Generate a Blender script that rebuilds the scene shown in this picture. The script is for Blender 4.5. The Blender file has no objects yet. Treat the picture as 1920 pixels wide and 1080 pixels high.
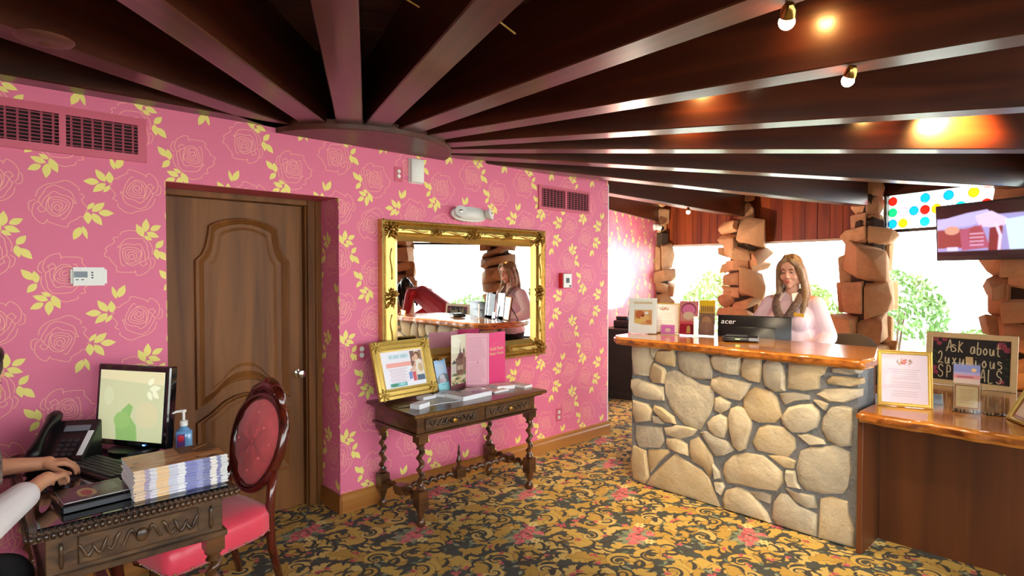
import bpy, bmesh, math, random
import numpy as np
from mathutils import Vector, Matrix, Euler, Quaternion
from math import sin, cos, pi, radians as rad, atan2, sqrt, hypot

SC = bpy.context.scene
COL = SC.collection
# ------------------------------------------------------------------ camera
cd = bpy.data.cameras.new('camera'); cam = bpy.data.objects.new('camera', cd); COL.objects.link(cam)
cam.location = (0, 0, 1.6)
cam.rotation_euler = (rad(90 - 1.308), 0, rad(-43.1))
cd.sensor_width = 36; cd.lens = 1095 / 1920 * 36; cd.clip_start = 0.05
SC.camera = cam
# ------------------------------------------------------------------ view, sky, sun
SC.view_settings.view_transform = 'Standard'; SC.view_settings.look = 'None'
SC.view_settings.gamma = 1; SC.view_settings.use_curve_mapping = False
SC.view_settings.exposure = 1.05
SC.cycles.use_denoising = True
SC.cycles.max_bounces = 10; SC.cycles.transparent_max_bounces = 16
SC.cycles.sample_clamp_indirect = 8
W = bpy.data.worlds.new('sky'); SC.world = W; W.use_nodes = True
wn = W.node_tree; wb = wn.nodes['Background']
tc = wn.nodes.new('ShaderNodeTexCoord'); sx = wn.nodes.new('ShaderNodeSeparateXYZ')
wr = wn.nodes.new('ShaderNodeValToRGB')
wn.links.new(tc.outputs['Generated'], sx.inputs[0]); wn.links.new(sx.outputs['Z'], wr.inputs[0]); wn.links.new(wr.outputs[0], wb.inputs[0])
wr.color_ramp.elements[0].color = (0.97, 0.985, 1.0, 1); wr.color_ramp.elements[1].color = (0.86, 0.94, 1.0, 1)
wb.inputs[1].default_value = 5.6
sd = bpy.data.lights.new('sun', 'SUN'); sun = bpy.data.objects.new('sun', sd); COL.objects.link(sun)
sd.energy = 4.0; sd.angle = rad(3); sd.color = (1, .95, .86)
sun.rotation_euler = Euler((rad(38), 0, rad(200)))

# ------------------------------------------------------------------ node helpers
def srgb(r, g, b):
    f = lambda c: (c / 12.92 if c <= .04045 else ((c + .055) / 1.055) ** 2.4)
    return (f(r / 255), f(g / 255), f(b / 255), 1)
MATS = {}
def newmat(name):
    m = bpy.data.materials.new(name); m.use_nodes = True; MATS[name] = m
    nt = m.node_tree; return m, nt, nt.nodes['Principled BSDF']
def setp(b, **k):
    for a, v in k.items():
        n = {'rough': 'Roughness', 'metal': 'Metallic', 'coat': 'Coat Weight', 'coatr': 'Coat Roughness', 'spec': 'Specular IOR Level',
             'trans': 'Transmission Weight', 'alpha': 'Alpha', 'sheen': 'Sheen Weight', 'sss': 'Subsurface Weight', 'ior': 'IOR'}[a]
        b.inputs[n].default_value = v
def plain(name, col, rough=.5, metal=0, vary=.0, scale=30, bump=0, **k):
    m, nt, b = newmat(name); b.inputs['Base Color'].default_value = col; setp(b, rough=rough, metal=metal, **k)
    if vary or bump:
        t = nt.nodes.new('ShaderNodeTexCoord'); n = nt.nodes.new('ShaderNodeTexNoise')
        n.inputs['Scale'].default_value = scale; n.inputs['Detail'].default_value = 4
        nt.links.new(t.outputs['Object'], n.inputs['Vector'])
        if vary:
            mx = nt.nodes.new('ShaderNodeValToRGB')
            mx.color_ramp.elements[0].color = tuple(c * (1 - vary) for c in col[:3]) + (1,)
            mx.color_ramp.elements[1].color = tuple(min(1, c * (1 + vary)) for c in col[:3]) + (1,)
            mx.color_ramp.elements[0].position = .3; mx.color_ramp.elements[1].position = .7
            nt.links.new(n.outputs['Fac'], mx.inputs[0]); nt.links.new(mx.outputs[0], b.inputs['Base Color'])
        if bump:
            bp = nt.nodes.new('ShaderNodeBump'); bp.inputs['Strength'].default_value = bump; bp.inputs['Distance'].default_value = .01
            nt.links.new(n.outputs['Fac'], bp.inputs['Height']); nt.links.new(bp.outputs[0], b.inputs['Normal'])
    return m
def wood(name, dark, light, axis=0, scale=14, rough=.35, coat=0, ratio=.06, bump=.05, rand=0, **k):
    m, nt, b = newmat(name); setp(b, rough=rough, coat=coat, coatr=.12, **k)
    t = nt.nodes.new('ShaderNodeTexCoord'); mp = nt.nodes.new('ShaderNodeMapping')
    s = [scale] * 3; s[axis] = scale * ratio; mp.inputs['Scale'].default_value = s
    n = nt.nodes.new('ShaderNodeTexNoise'); n.inputs['Scale'].default_value = 1; n.inputs['Detail'].default_value = 6; n.inputs['Distortion'].default_value = .6
    r = nt.nodes.new('ShaderNodeValToRGB'); r.color_ramp.elements[0].color = dark; r.color_ramp.elements[1].color = light
    r.color_ramp.elements[0].position = .32; r.color_ramp.elements[1].position = .68
    L = nt.links.new
    L(t.outputs['Object'], mp.inputs[0]); L(mp.outputs[0], n.inputs['Vector']); L(n.outputs['Fac'], r.inputs[0])
    out = r.outputs[0]
    if rand:
        oi = nt.nodes.new('ShaderNodeObjectInfo'); hs = nt.nodes.new('ShaderNodeHueSaturation')
        mr = nt.nodes.new('ShaderNodeMapRange'); mr.inputs[3].default_value = 1 - rand; mr.inputs[4].default_value = 1 + rand
        L(oi.outputs['Random'], mr.inputs[0]); L(mr.outputs[0], hs.inputs['Value']); L(out, hs.inputs['Color']); out = hs.outputs[0]
    L(out, b.inputs['Base Color'])
    if bump:
        bp = nt.nodes.new('ShaderNodeBump'); bp.inputs['Strength'].default_value = bump; bp.inputs['Distance'].default_value = .004
        L(n.outputs['Fac'], bp.inputs['Height']); L(bp.outputs[0], b.inputs['Normal'])
    return m
def stone(name, cols, scale=7, rough=.85, bump=.5):
    m, nt, b = newmat(name); setp(b, rough=rough); L = nt.links.new
    t = nt.nodes.new('ShaderNodeTexCoord'); oi = nt.nodes.new('ShaderNodeObjectInfo')
    n = nt.nodes.new('ShaderNodeTexNoise'); n.inputs['Scale'].default_value = scale; n.inputs['Detail'].default_value = 8; n.inputs['Roughness'].default_value = .65
    ad = nt.nodes.new('ShaderNodeVectorMath'); L(t.outputs['Object'], ad.inputs[0]); L(oi.outputs['Random'], ad.inputs[1]); L(ad.outputs[0], n.inputs['Vector'])
    r1 = nt.nodes.new('ShaderNodeValToRGB'); el = r1.color_ramp.elements
    for i, c in enumerate(cols):
        e = el[i] if i < 2 else el.new(.5)
        e.color = c
    for i, e in enumerate(el): e.position = i / (len(el) - 1)
    a = nt.nodes.new('ShaderNodeMath'); a.operation = 'MULTIPLY_ADD'; a.inputs[1].default_value = .55
    s2 = nt.nodes.new('ShaderNodeMath'); s2.operation = 'MULTIPLY_ADD'; s2.inputs[1].default_value = .6; s2.inputs[2].default_value = -.02
    L(oi.outputs['Random'], s2.inputs[0]); L(n.outputs['Fac'], a.inputs[0]); L(s2.outputs[0], a.inputs[2]); L(a.outputs[0], r1.inputs[0])
    L(r1.outputs[0], b.inputs['Base Color'])
    bp = nt.nodes.new('ShaderNodeBump'); bp.inputs['Strength'].default_value = bump; bp.inputs['Distance'].default_value = .02
    L(n.outputs['Fac'], bp.inputs['Height']); L(bp.outputs[0], b.inputs['Normal'])
    return m
def emis(name, col, s):
    m, nt, b = newmat(name); b.inputs['Base Color'].default_value = col
    b.inputs['Emission Color'].default_value = col; b.inputs['Emission Strength'].default_value = s; return m
def thin_glass(name, tint=(1, 1, 1, 1), refl=.06, rough=0.0):
    m, nt, b = newmat(name); nt.nodes.remove(b); L = nt.links.new
    o = nt.nodes['Material Output']; tr = nt.nodes.new('ShaderNodeBsdfTransparent'); tr.inputs[0].default_value = tint
    g = nt.nodes.new('ShaderNodeBsdfGlossy'); g.inputs['Roughness'].default_value = rough
    fr = nt.nodes.new('ShaderNodeFresnel'); fr.inputs[0].default_value = 1.35
    mx = nt.nodes.new('ShaderNodeMixShader'); L(fr.outputs[0], mx.inputs[0]); L(tr.outputs[0], mx.inputs[1]); L(g.outputs[0], mx.inputs[2]); L(mx.outputs[0], o.inputs[0])
    return m

# ------------------------------------------------------------------ drawing canvas (numpy) -> image material
class Cv:
    def __init__(s, w, h, bg):   # y down, pixel units
        s.w, s.h = w, h; s.a = np.empty((h, w, 3), np.float32); s.a[:] = np.array(bg[:3], np.float32) / 255; s.wrap = False
    def _put(s, x0, y0, mask, col):
        h, w = mask.shape; c = np.array(col[:3], np.float32) / 255
        if s.wrap:
            ys = (np.arange(y0, y0 + h) % s.h)[:, None]; xs = (np.arange(x0, x0 + w) % s.w)[None, :]
            s.a[ys, xs] = s.a[ys, xs] * (1 - mask[..., None]) + c * mask[..., None]; return
        X0, Y0, X1, Y1 = max(0, x0), max(0, y0), min(s.w, x0 + w), min(s.h, y0 + h)
        if X1 <= X0 or Y1 <= Y0: return
        m = mask[Y0 - y0:Y1 - y0, X0 - x0:X1 - x0, None]
        s.a[Y0:Y1, X0:X1] = s.a[Y0:Y1, X0:X1] * (1 - m) + c * m
    def seg(s, p, q, w0, w1, col, al=1):
        r = max(w0, w1) + 2; x0 = int(min(p[0], q[0]) - r); x1 = int(max(p[0], q[0]) + r) + 1; y0 = int(min(p[1], q[1]) - r); y1 = int(max(p[1], q[1]) + r) + 1
        gx, gy = np.meshgrid(np.arange(x0, x1) + .5, np.arange(y0, y1) + .5)
        dx, dy = q[0] - p[0], q[1] - p[1]; L2 = dx * dx + dy * dy + 1e-9
        t = np.clip(((gx - p[0]) * dx + (gy - p[1]) * dy) / L2, 0, 1)
        d = np.hypot(gx - p[0] - t * dx, gy - p[1] - t * dy) - (w0 + (w1 - w0) * t)
        s._put(x0, y0, np.clip(.5 - d, 0, 1) * al, col)
    def line(s, pts, w, col, al=1):
        ws = w if hasattr(w, '__len__') else [w] * len(pts)
        for i in range(len(pts) - 1): s.seg(pts[i], pts[i + 1], ws[i], ws[i + 1], col, al)
    def poly(s, pts, col, al=1):
        P = np.array(pts, float); x0, y0 = np.floor(P.min(0)).astype(int) - 1; x1, y1 = np.ceil(P.max(0)).astype(int) + 2
        acc = np.zeros((y1 - y0, x1 - x0), np.float32)
        for oy in (.25, .75):
            for ox in (.25, .75):
                gx, gy = np.meshgrid(np.arange(x0, x1) + ox, np.arange(y0, y1) + oy); ins = np.zeros(gx.shape, bool)
                j = len(P) - 1
                for i in range(len(P)):
                    xi, yi = P[i]; xj, yj = P[j]
                    if yi != yj:
                        c = ((yi > gy) != (yj > gy)) & (gx < (xj - xi) * (gy - yi) / (yj - yi) + xi); ins ^= c
                    j = i
                acc += ins * .25
        s._put(x0, y0, acc * al, col)
    def rect(s, x0, y0, x1, y1, col, al=1): s.poly([(x0, y0), (x1, y0), (x1, y1), (x0, y1)], col, al)
    def ell(s, cx, cy, rx, ry, col, al=1, rot=0):
        c, n = cos(rot), sin(rot)
        s.poly([(cx + rx * cos(a) * c - ry * sin(a) * n, cy + rx * cos(a) * n + ry * sin(a) * c) for a in np.linspace(0, 2 * pi, 25)[:-1]], col, al)
    def leaf(s, b, t, wd, col, al=1, p=.85):
        dx, dy = t[0] - b[0], t[1] - b[1]; L = hypot(dx, dy); nx, ny = -dy / L, dx / L
        u = np.linspace(0, 1, 11); prof = [wd * sin(pi * x ** p) for x in u]
        s.poly([(b[0] + dx * x + nx * w, b[1] + dy * x + ny * w) for x, w in zip(u, prof)] +
               [(b[0] + dx * x - nx * w, b[1] + dy * x - ny * w) for x, w in list(zip(u, prof))[::-1]], col, al)
    def noise(s, amt, seed=0):
        s.a += np.random.RandomState(seed).normal(0, amt, (s.h, s.w, 1)).astype(np.float32); np.clip(s.a, 0, 1, out=s.a)
    def blur(s, n=1):
        for _ in range(n): s.a = (s.a + np.roll(s.a, 1, 0) + np.roll(s.a, -1, 0) + np.roll(s.a, 1, 1) + np.roll(s.a, -1, 1)) / 5
    def image(s, name):
        im = bpy.data.images.new(name, s.w, s.h); px = np.ones((s.h, s.w, 4), np.float32); px[..., :3] = s.a[::-1]
        im.pixels.foreach_set(px.ravel()); im.update(); return im
def img_mat(name, cv, rough=.5, tile=None, ax=(0, 2), off=(0, 0), emit=0, bump=0, coat=0):
    m, nt, b = newmat(name); setp(b, rough=rough, coat=coat); L = nt.links.new
    im = nt.nodes.new('ShaderNodeTexImage'); im.image = cv.image(name)
    if tile:
        g = nt.nodes.new('ShaderNodeNewGeometry'); sp = nt.nodes.new('ShaderNodeSeparateXYZ'); L(g.outputs['Position'], sp.inputs[0])
        cb = nt.nodes.new('ShaderNodeCombineXYZ')
        for k in (0, 1):
            ma = nt.nodes.new('ShaderNodeMath'); ma.operation = 'MULTIPLY_ADD'; ma.inputs[1].default_value = 1 / tile[k]; ma.inputs[2].default_value = -off[k] / tile[k]
            a = ax[k]
            L(sp.outputs[a], ma.inputs[0]); L(ma.outputs[0], cb.inputs[k])
        L(cb.outputs[0], im.inputs['Vector'])
    else:
        uv = nt.nodes.new('ShaderNodeUVMap'); L(uv.outputs[0], im.inputs['Vector'])
    L(im.outputs[0], b.inputs['Base Color'])
    if emit: L(im.outputs[0], b.inputs['Emission Color']); b.inputs['Emission Strength'].default_value = emit
    if bump:
        n = nt.nodes.new('ShaderNodeTexNoise'); n.inputs['Scale'].default_value = 500; t = nt.nodes.new('ShaderNodeTexCoord'); L(t.outputs['Object'], n.inputs['Vector'])
        bp = nt.nodes.new('ShaderNodeBump'); bp.inputs['Strength'].default_value = bump; bp.inputs['Distance'].default_value = .005; L(n.outputs['Fac'], bp.inputs['Height']); L(bp.outputs[0], b.inputs['Normal'])
    return m

# ------------------------------------------------------------------ geometry helpers
class G:
    def __init__(s): s.v = []; s.f = []; s.m = []; s.uv = {}
    def add(s, vs, fs, m=0):
        o = len(s.v); s.v += [tuple(map(float, v)) for v in vs]; s.f += [tuple(i + o for i in f) for f in fs]; s.m += [m] * len(fs); return s
    def box(s, c, d, m=0, R=None):
        x, y, z = d[0] / 2, d[1] / 2, d[2] / 2
        vs = [Vector((i * x, j * y, k * z)) for k in (-1, 1) for j in (-1, 1) for i in (-1, 1)]
        if R is not None: vs = [R @ v for v in vs]
        return s.add([v + Vector(c) for v in vs], [(0, 2, 3, 1), (4, 5, 7, 6), (0, 1, 5, 4), (2, 6, 7, 3), (0, 4, 6, 2), (1, 3, 7, 5)], m)
    def b2(s, a, b, m=0): return s.box([(p + q) / 2 for p, q in zip(a, b)], [abs(q - p) for p, q in zip(a, b)], m)
    def tube(s, pts, r, seg=8, m=0, flat=None, caps=True, closed=False):
        P = [Vector(p) for p in pts]; n = len(P); rs = r if hasattr(r, '__len__') else [r] * n
        vs = []; fr = None
        for i in range(n):
            t = (P[(i + 1) % n] - P[i - 1]) if closed else (P[min(i + 1, n - 1)] - P[max(i - 1, 0)])
            if t.length < 1e-9: t = Vector((0, 0, 1))
            t.normalize()
            if fr is None:
                a = Vector((0, 0, 1)) if abs(t.z) < .9 else Vector((1, 0, 0)); fr = t.cross(a).normalized()
            else: fr = (fr - t * fr.dot(t)).normalized()
            w = t.cross(fr)
            for k in range(seg):
                an = 2 * pi * k / seg; rr = rs[i]
                u, v = (rr, rr) if not hasattr(rr, '__len__') else rr
                vs.append(P[i] + fr * (cos(an) * u) + w * (sin(an) * v))
        fs = []
        for i in range(n if closed else n - 1):
            j = (i + 1) % n
            for k in range(seg):
                k2 = (k + 1) % seg; fs.append((i * seg + k, i * seg + k2, j * seg + k2, j * seg + k))
        if caps and not closed: fs += [tuple(range(seg))[::-1], tuple((n - 1) * seg + k for k in range(seg))]
        return s.add(vs, fs, m)
    def lathe(s, prof, c=(0, 0, 0), seg=16, m=0, R=None):
        vs = []; n = len(prof)
        for r, z in prof:
            for k in range(seg):
                v = Vector((r * cos(2 * pi * k / seg), r * sin(2 * pi * k / seg), z)); vs.append((R @ v if R is not None else v) + Vector(c))
        fs = [(i * seg + k, i * seg + (k + 1) % seg, (i + 1) * seg + (k + 1) % seg, (i + 1) * seg + k) for i in range(n - 1) for k in range(seg)]
        fs += [tuple(range(seg))[::-1], tuple((n - 1) * seg + k for k in range(seg))]
        return s.add(vs, fs, m)
    def ell(s, c, r, seg=12, rings=8, m=0, R=None):
        r = r if hasattr(r, '__len__') else (r, r, r); vs = []; fs = []
        for i in range(1, rings):
            th = pi * i / rings
            for k in range(seg):
                a = 2 * pi * k / seg; vs.append(Vector((r[0] * sin(th) * cos(a), r[1] * sin(th) * sin(a), -r[2] * cos(th))))
        n = len(vs); vs += [Vector((0, 0, -r[2])), Vector((0, 0, r[2]))]
        for i in range(rings - 2):
            for k in range(seg): fs.append((i * seg + k, i * seg + (k + 1) % seg, (i + 1) * seg + (k + 1) % seg, (i + 1) * seg + k))
        for k in range(seg): fs += [(n, (k + 1) % seg, k), (n + 1, (rings - 2) * seg + k, (rings - 2) * seg + (k + 1) % seg)]
        if R is not None: vs = [R @ v for v in vs]
        return s.add([v + Vector(c) for v in vs], fs, m)
    def prism(s, pts, a, b, m=0, ax=2, side=None):   # 2D outline extruded from a to b along axis ax
        n = len(pts); put = {2: lambda p, t: (p[0], p[1], t), 1: lambda p, t: (p[0], t, p[1]), 0: lambda p, t: (t, p[0], p[1])}[ax]
        vs = [put(p, a) for p in pts] + [put(p, b) for p in pts]
        return s.add(vs, [tuple(range(n))[::-1], tuple(range(n, 2 * n))] + [], m) if False else s._pr(vs, n, m, m if side is None else side)
    def _pr(s, vs, n, m, sd):
        s.add(vs, [tuple(range(n))[::-1], tuple(range(n, 2 * n))] + [(i, (i + 1) % n, (i + 1) % n + n, i + n) for i in range(n)], m)
        for k in range(n): s.m[-1 - k] = sd
        return s
    def twist(s, z0, z1, r, a, pitch, c=(0, 0), m=0, seg=10, axis=2, y=0, step=.012):
        n = max(4, int(abs(z1 - z0) / step)); pts = []
        for i in range(n + 1):
            z = z0 + (z1 - z0) * i / n; th = 2 * pi * (z - z0) / pitch
            o = (c[0] + a * cos(th), c[1] + a * sin(th))
            pts.append((o[0], o[1], z) if axis == 2 else ((z, o[0], o[1]) if axis == 0 else (o[0], z, o[1])))
        vs = []
        for p in pts:
            for k in range(seg):
                an = 2 * pi * k / seg
                q = {2: (cos(an) * r, sin(an) * r, 0), 0: (0, cos(an) * r, sin(an) * r), 1: (sin(an) * r, 0, cos(an) * r)}[axis]
                vs.append((p[0] + q[0], p[1] + q[1], p[2] + q[2]))
        N = n + 1
        fs = [(i * seg + k, i * seg + (k + 1) % seg, (i + 1) * seg + (k + 1) % seg, (i + 1) * seg + k) for i in range(N - 1) for k in range(seg)]
        fs += [tuple(range(seg))[::-1], tuple((N - 1) * seg + k for k in range(seg))]
        return s.add(vs, fs, m)
    def quad_uv(s, pts, m=0):
        s.add(pts, [(0, 1, 2, 3)], m); s.uv[len(s.f) - 1] = [(0, 0), (1, 0), (1, 1), (0, 1)]; return s
    def mesh(s, name, mats, smooth=False, bevel=0, bseg=1, fix=True):
        me = bpy.data.meshes.new(name); me.from_pydata(s.v, [], s.f)
        for m in (mats if isinstance(mats, (list, tuple)) else [mats]): me.materials.append(MATS[m] if isinstance(m, str) else m)
        me.polygons.foreach_set('material_index', s.m)
        if s.uv:
            ul = me.uv_layers.new(name='UVMap')
            for fi, co in s.uv.items():
                for li, c in zip(me.polygons[fi].loop_indices, co): ul.data[li].uv = c
        bm = bmesh.new(); bm.from_mesh(me)
        if fix and not s.uv: bmesh.ops.recalc_face_normals(bm, faces=bm.faces)
        if bevel:
            ed = [e for e in bm.edges if len(e.link_faces) == 2 and e.calc_face_angle(0) > .6]
            bmesh.ops.bevel(bm, geom=ed, offset=bevel, segments=bseg, affect='EDGES', clamp_overlap=True)
        bm.to_mesh(me); bm.free()
        if smooth:
            me.polygons.foreach_set('use_smooth', [True] * len(me.polygons))
            if smooth != 'all': me.set_sharp_from_angle(angle=rad(45 if smooth is True else smooth))
        return me
    def build(s, name, mats, parent=None, smooth=False, bevel=0, bseg=1, loc=None, rot=None, **k):
        o = bpy.data.objects.new(name, s.mesh(name, mats, smooth, bevel, bseg)); COL.objects.link(o)
        if parent: o.parent = parent
        if loc is not None: o.location = loc
        if rot is not None: o.rotation_euler = rot
        for a, v in k.items(): o[a] = v
        return o
def thing(name, label, cat, loc=(0, 0, 0), rz=0, group=None, rot=None):
    o = bpy.data.objects.new(name, None); COL.objects.link(o); o.empty_display_size = .1; o.location = loc; o.rotation_euler = rot if rot else (0, 0, rz)
    o['label'] = label; o['category'] = cat
    if group: o['group'] = group
    return o
def tag(o, label, cat, group=None):
    o['label'] = label; o['category'] = cat
    if group: o['group'] = group
    return o
def struct(o): o['kind'] = 'structure'; return o
def empty_struct(name, loc=(0, 0, 0), rz=0):
    o = bpy.data.objects.new(name, None); COL.objects.link(o); o.location = loc; o.rotation_euler = (0, 0, rz); o['kind'] = 'structure'; return o
def smooth_pts(pts, n=6, closed=False):
    P = [np.array(p, float) for p in pts]; out = []; N = len(P)
    for i in range(N if closed else N - 1):
        p0, p1, p2, p3 = (P[(i - 1) % N], P[i], P[(i + 1) % N], P[(i + 2) % N]) if closed else (P[max(i - 1, 0)], P[i], P[i + 1], P[min(i + 2, N - 1)])
        for k in range(n):
            t = k / n; out.append(tuple(.5 * (2 * p1 + (p2 - p0) * t + (2 * p0 - 5 * p1 + 4 * p2 - p3) * t * t + (3 * p1 - p0 - 3 * p2 + p3) * t ** 3)))
    if not closed: out.append(tuple(P[-1]))
    return out
def text(parent, s, size, mat, loc, rot=(pi / 2, 0, 0), name='lettering', depth=.0008, align='CENTER', shear=0, label=None, sx=1):
    c = bpy.data.curves.new(name, 'FONT'); c.body = s; c.size = size; c.extrude = depth; c.align_x = align; c.align_y = 'CENTER'; c.shear = shear; c.resolution_u = 3
    t = bpy.data.objects.new(name, c); COL.objects.link(t)
    dg = bpy.context.evaluated_depsgraph_get(); me = bpy.data.meshes.new_from_object(t.evaluated_get(dg)); bpy.data.objects.remove(t)
    me.materials.clear(); me.materials.append(MATS[mat]); o = bpy.data.objects.new(name, me); COL.objects.link(o); o.parent = parent; o.location = loc; o.rotation_euler = rot; o.scale = (sx, 1, 1)
    if label: o['label'] = label
    return o
def pane(parent, name, w, h, d, cvm, side='white_card', loc=(0, 0, 0), rot=(0, 0, 0), **k):
    """thin sheet in the local XZ plane, bottom centre at origin, print on its -Y face"""
    g = G(); g.box((0, d / 2 + .0003, h / 2), (w, d, h), 1); g.quad_uv([(-w / 2, 0, 0), (w / 2, 0, 0), (w / 2, 0, h), (-w / 2, 0, h)], 0)
    return g.build(name, [cvm, side], parent, loc=loc, rot=rot, **k)
# ------------------------------------------------------------------ printed patterns
PINK = (226, 112, 146); LEAF = (240, 224, 124); LINE = (246, 178, 150)
ROSE = [[(345,430),(360,395),(430,378),(480,365),(560,375),(620,420),(740,490),(790,560),(800,600),(790,660)],
 [(320,455),(260,465),(250,480),(268,510),(240,540),(180,570),(140,605),(160,625),(135,660),(130,690),(200,715),(215,745),(290,820),(305,880),(530,885),(550,865),(560,915),(590,925),(660,910),(740,860),(770,790),(770,740),(735,705),(680,740),(620,760),(630,790),(660,808),(690,790),(715,780),(700,750)],
 [(780,700),(820,720),(835,750),(810,810),(775,835)],
 [(310,575),(350,545),(380,510),(430,475),(520,465),(650,465),(690,500),(715,520),(730,600),(745,660),(740,700)],
 [(310,580),(345,580),(370,555),(440,535),(540,545),(600,530),(640,555),(665,600),(690,650),(690,730)],
 [(350,585),(335,640),(345,740),(365,800),(400,800)],
 [(640,600),(645,680),(620,740),(580,780),(520,800),(450,790),(420,765)],
 [(380,600),(375,660),(400,730),(440,770),(520,770),(580,740),(620,690),(635,640),(600,600),(540,580),(440,575),(390,600)],
 [(410,620),(415,680),(440,730),(460,745)], [(420,610),(500,605),(570,620),(600,640)],
 [(470,690),(490,670),(520,665),(540,690),(520,720),(480,725),(455,700),(450,660),(480,635),(530,635),(570,660),(570,700),(540,745)]]
ROSE = [[((x - 490) * .00032, (680 - y) * .000425) for x, y in pl] for pl in ROSE]
LV_C = [((.058,.102),(.026,.168),1),((.067,.127),(.072,.199),1),((.09,.138),(.142,.166),.9),((.072,.125),(.131,.102),.9),((.061,.106),(.099,.085),.6),
        ((.115,.0425),(.152,.087),.9),((.114,.04),(.125,-.019),.9),((.128,.0255),(.173,-.0255),1)]
LV_A = [((-.093,.09),(-.1125,.156),.6),((-.0855,.096),(-.0555,.162),1),((-.1335,.024),(-.1755,.084),1),((-.114,.018),(-.117,.08),1),((-.16,.02),(-.2265,.018),1),
        ((-.1335,.016),(-.1875,-.034),1),((-.114,.006),(-.144,-.032),.6)]
TW, TH = .575, .667
def wallpaper():
    w, h = 1000, 1160; c = Cv(w, h, PINK); c.wrap = True; sx, sz = w / TW, h / TH
    px = lambda x, z: (x * sx, (TH - z) * sz)
    def rot(p, a, fl): x, z = (-p[0] if fl else p[0]), p[1]; return (x * cos(a) - z * sin(a), x * sin(a) + z * cos(a))
    for cx, cz, ra, fl, lv, la in ((.665, 1.385, rad(160), True, LV_A, 0), (.34, 1.268, rad(-20), True, LV_A, pi), (.638, 1.70, 0, False, LV_C, 0), (.365, 1.60, pi, False, LV_C, pi)):
        for pl in ROSE:
            P = [px(cx + q[0], cz + q[1]) for q in (rot(p, ra, fl) for p in smooth_pts(pl, 3))]
            c.line(P, 2.9, LINE, .95)
        for b, t, k in lv:
            b, t = rot(b, la, False), rot(t, la, False)
            c.leaf(px(cx + b[0], cz + b[1]), px(cx + t[0], cz + t[1]), 30 * k, LEAF)
    c.noise(.012, 1); return c
CW, CH = .98, .952
def carpet():
    w, h = 1100, 1069; c = Cv(w, h, (74, 76, 70)); c.wrap = True; S = w / CW
    px = lambda x, y: ((x) * S, (CH - y) * S)
    rnd = random.Random(5)
    GOLD = [(204, 168, 84), (194, 154, 70), (212, 182, 106)]; OUT = (122, 94, 56); DK = (70, 66, 60); GR = [(134, 142, 110), (108, 120, 96), (156, 156, 124)]
    def frond(x, y, a, L, curl, n=4, wd=.024):
        """acanthus frond: a curling stem with rounded lobes along both sides"""
        P = [(x, y)]; an = a; A = [a]
        for i in range(14): an += curl / 14; A.append(an); P.append((P[-1][0] + L / 14 * cos(an), P[-1][1] + L / 14 * sin(an)))
        g = rnd.choice(GOLD)
        for cc, ex in ((OUT, .004), (g, 0)):
            c.line([px(*p) for p in P], [(wd * .75 * (1 - .55 * i / 14) + ex) * S for i in range(15)], cc)
            for k in range(1, n + 1):
                i = int(14 * k / n)
                for sgn in (-1, 1):
                    ll = L * (.36 if k < n else .24); q = (P[i][0] + ll * cos(A[i] + sgn * .8), P[i][1] + ll * sin(A[i] + sgn * .8))
                    c.leaf(px(*P[max(0, i - 1)]), px(*q), (wd * .95 + ex) * S, cc, p=1.3)
        return P
    def comma(x, y, a, L, curl, w0, col):
        P = [(x, y)]
        for i in range(10): a += curl / 10; P.append((P[-1][0] + L / 10 * cos(a), P[-1][1] + L / 10 * sin(a)))
        c.line([px(*p) for p in P], [max(.002, w0 * sin(pi * (.18 + .8 * i / 10)) ** .8) * S for i in range(11)], col)
    def volute(x, y, a, R, turn, wd, col):
        P = []; n = 30
        for i in range(n + 1):
            t = i / n; r = R * (1 - .82 * t); P.append((x + r * cos(a + turn * t), y + r * sin(a + turn * t)))
        c.line([px(*p) for p in P], [(wd * (1 - .55 * i / n)) * S for i in range(n + 1)], col)
    M = ((0, 0), (.49, .476))
    ok = lambda x, y: min(hypot(x - q[0] - i * CW, (y - q[1] - j * CH) * 1.35) for q in M for i in (-1, 0, 1) for j in (-1, 0, 1)) > .13
    for k in range(220):
        x, y = rnd.uniform(0, CW), rnd.uniform(0, CH); a = rnd.uniform(0, 6.28); c.leaf(px(x, y), px(x + .05 * cos(a), y + .05 * sin(a)), .011 * S, rnd.choice(GR))
    spots = [(i * .1225 + rnd.uniform(-.035, .035), j * .119 + rnd.uniform(-.035, .035)) for i in range(4) for j in range(8)]
    spots = [(mx + x, my + y) for mx, my in M for x, y in spots if ok(mx + x, my + y)]
    rnd2 = random.Random(2)
    for x, y in spots[::1]:
        st = rnd2.getstate(); a = rnd2.uniform(0, 6.28); frond(x, y, a, rnd2.uniform(.11, .16), rnd2.choice((-1, 1)) * rnd2.uniform(1.0, 2.0))
    for mx, my in M:
        for dx, dy, a, R, tn in ((-.33,-.12,-.4,.085,5.2),(-.14,-.2,3.4,.085,-5.2),(.18,-.2,2.2,.07,4.6),(.28,.1,-2,.075,5),(-.2,.2,.4,.075,-4.8),(.06,.27,3,.06,4.6)):
            x, y = mx + dx, my + dy; volute(x, y, a, R, tn, .036, OUT); volute(x, y, a, R, tn, .032, rnd.choice(GOLD)); volute(x, y, a + .25, R * .8, tn, .009, DK)
    for k in range(95):
        x, y = rnd.uniform(0, CW), rnd.uniform(0, CH)
        if ok(x, y): comma(x, y, rnd.uniform(0, 6.28), rnd.uniform(.07, .13), rnd.choice((-1, 1)) * rnd.uniform(1.2, 3), rnd.uniform(.008, .014), DK)
    for k in range(26):
        x, y = rnd.uniform(0, CW), rnd.uniform(0, CH)
        for q in range(4): c.ell(*px(x + rnd.gauss(0, .009), y + rnd.gauss(0, .009)), .011 * S, .009 * S, rnd.choice([(206, 104, 108), (190, 84, 94)]), rot=q)
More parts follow.
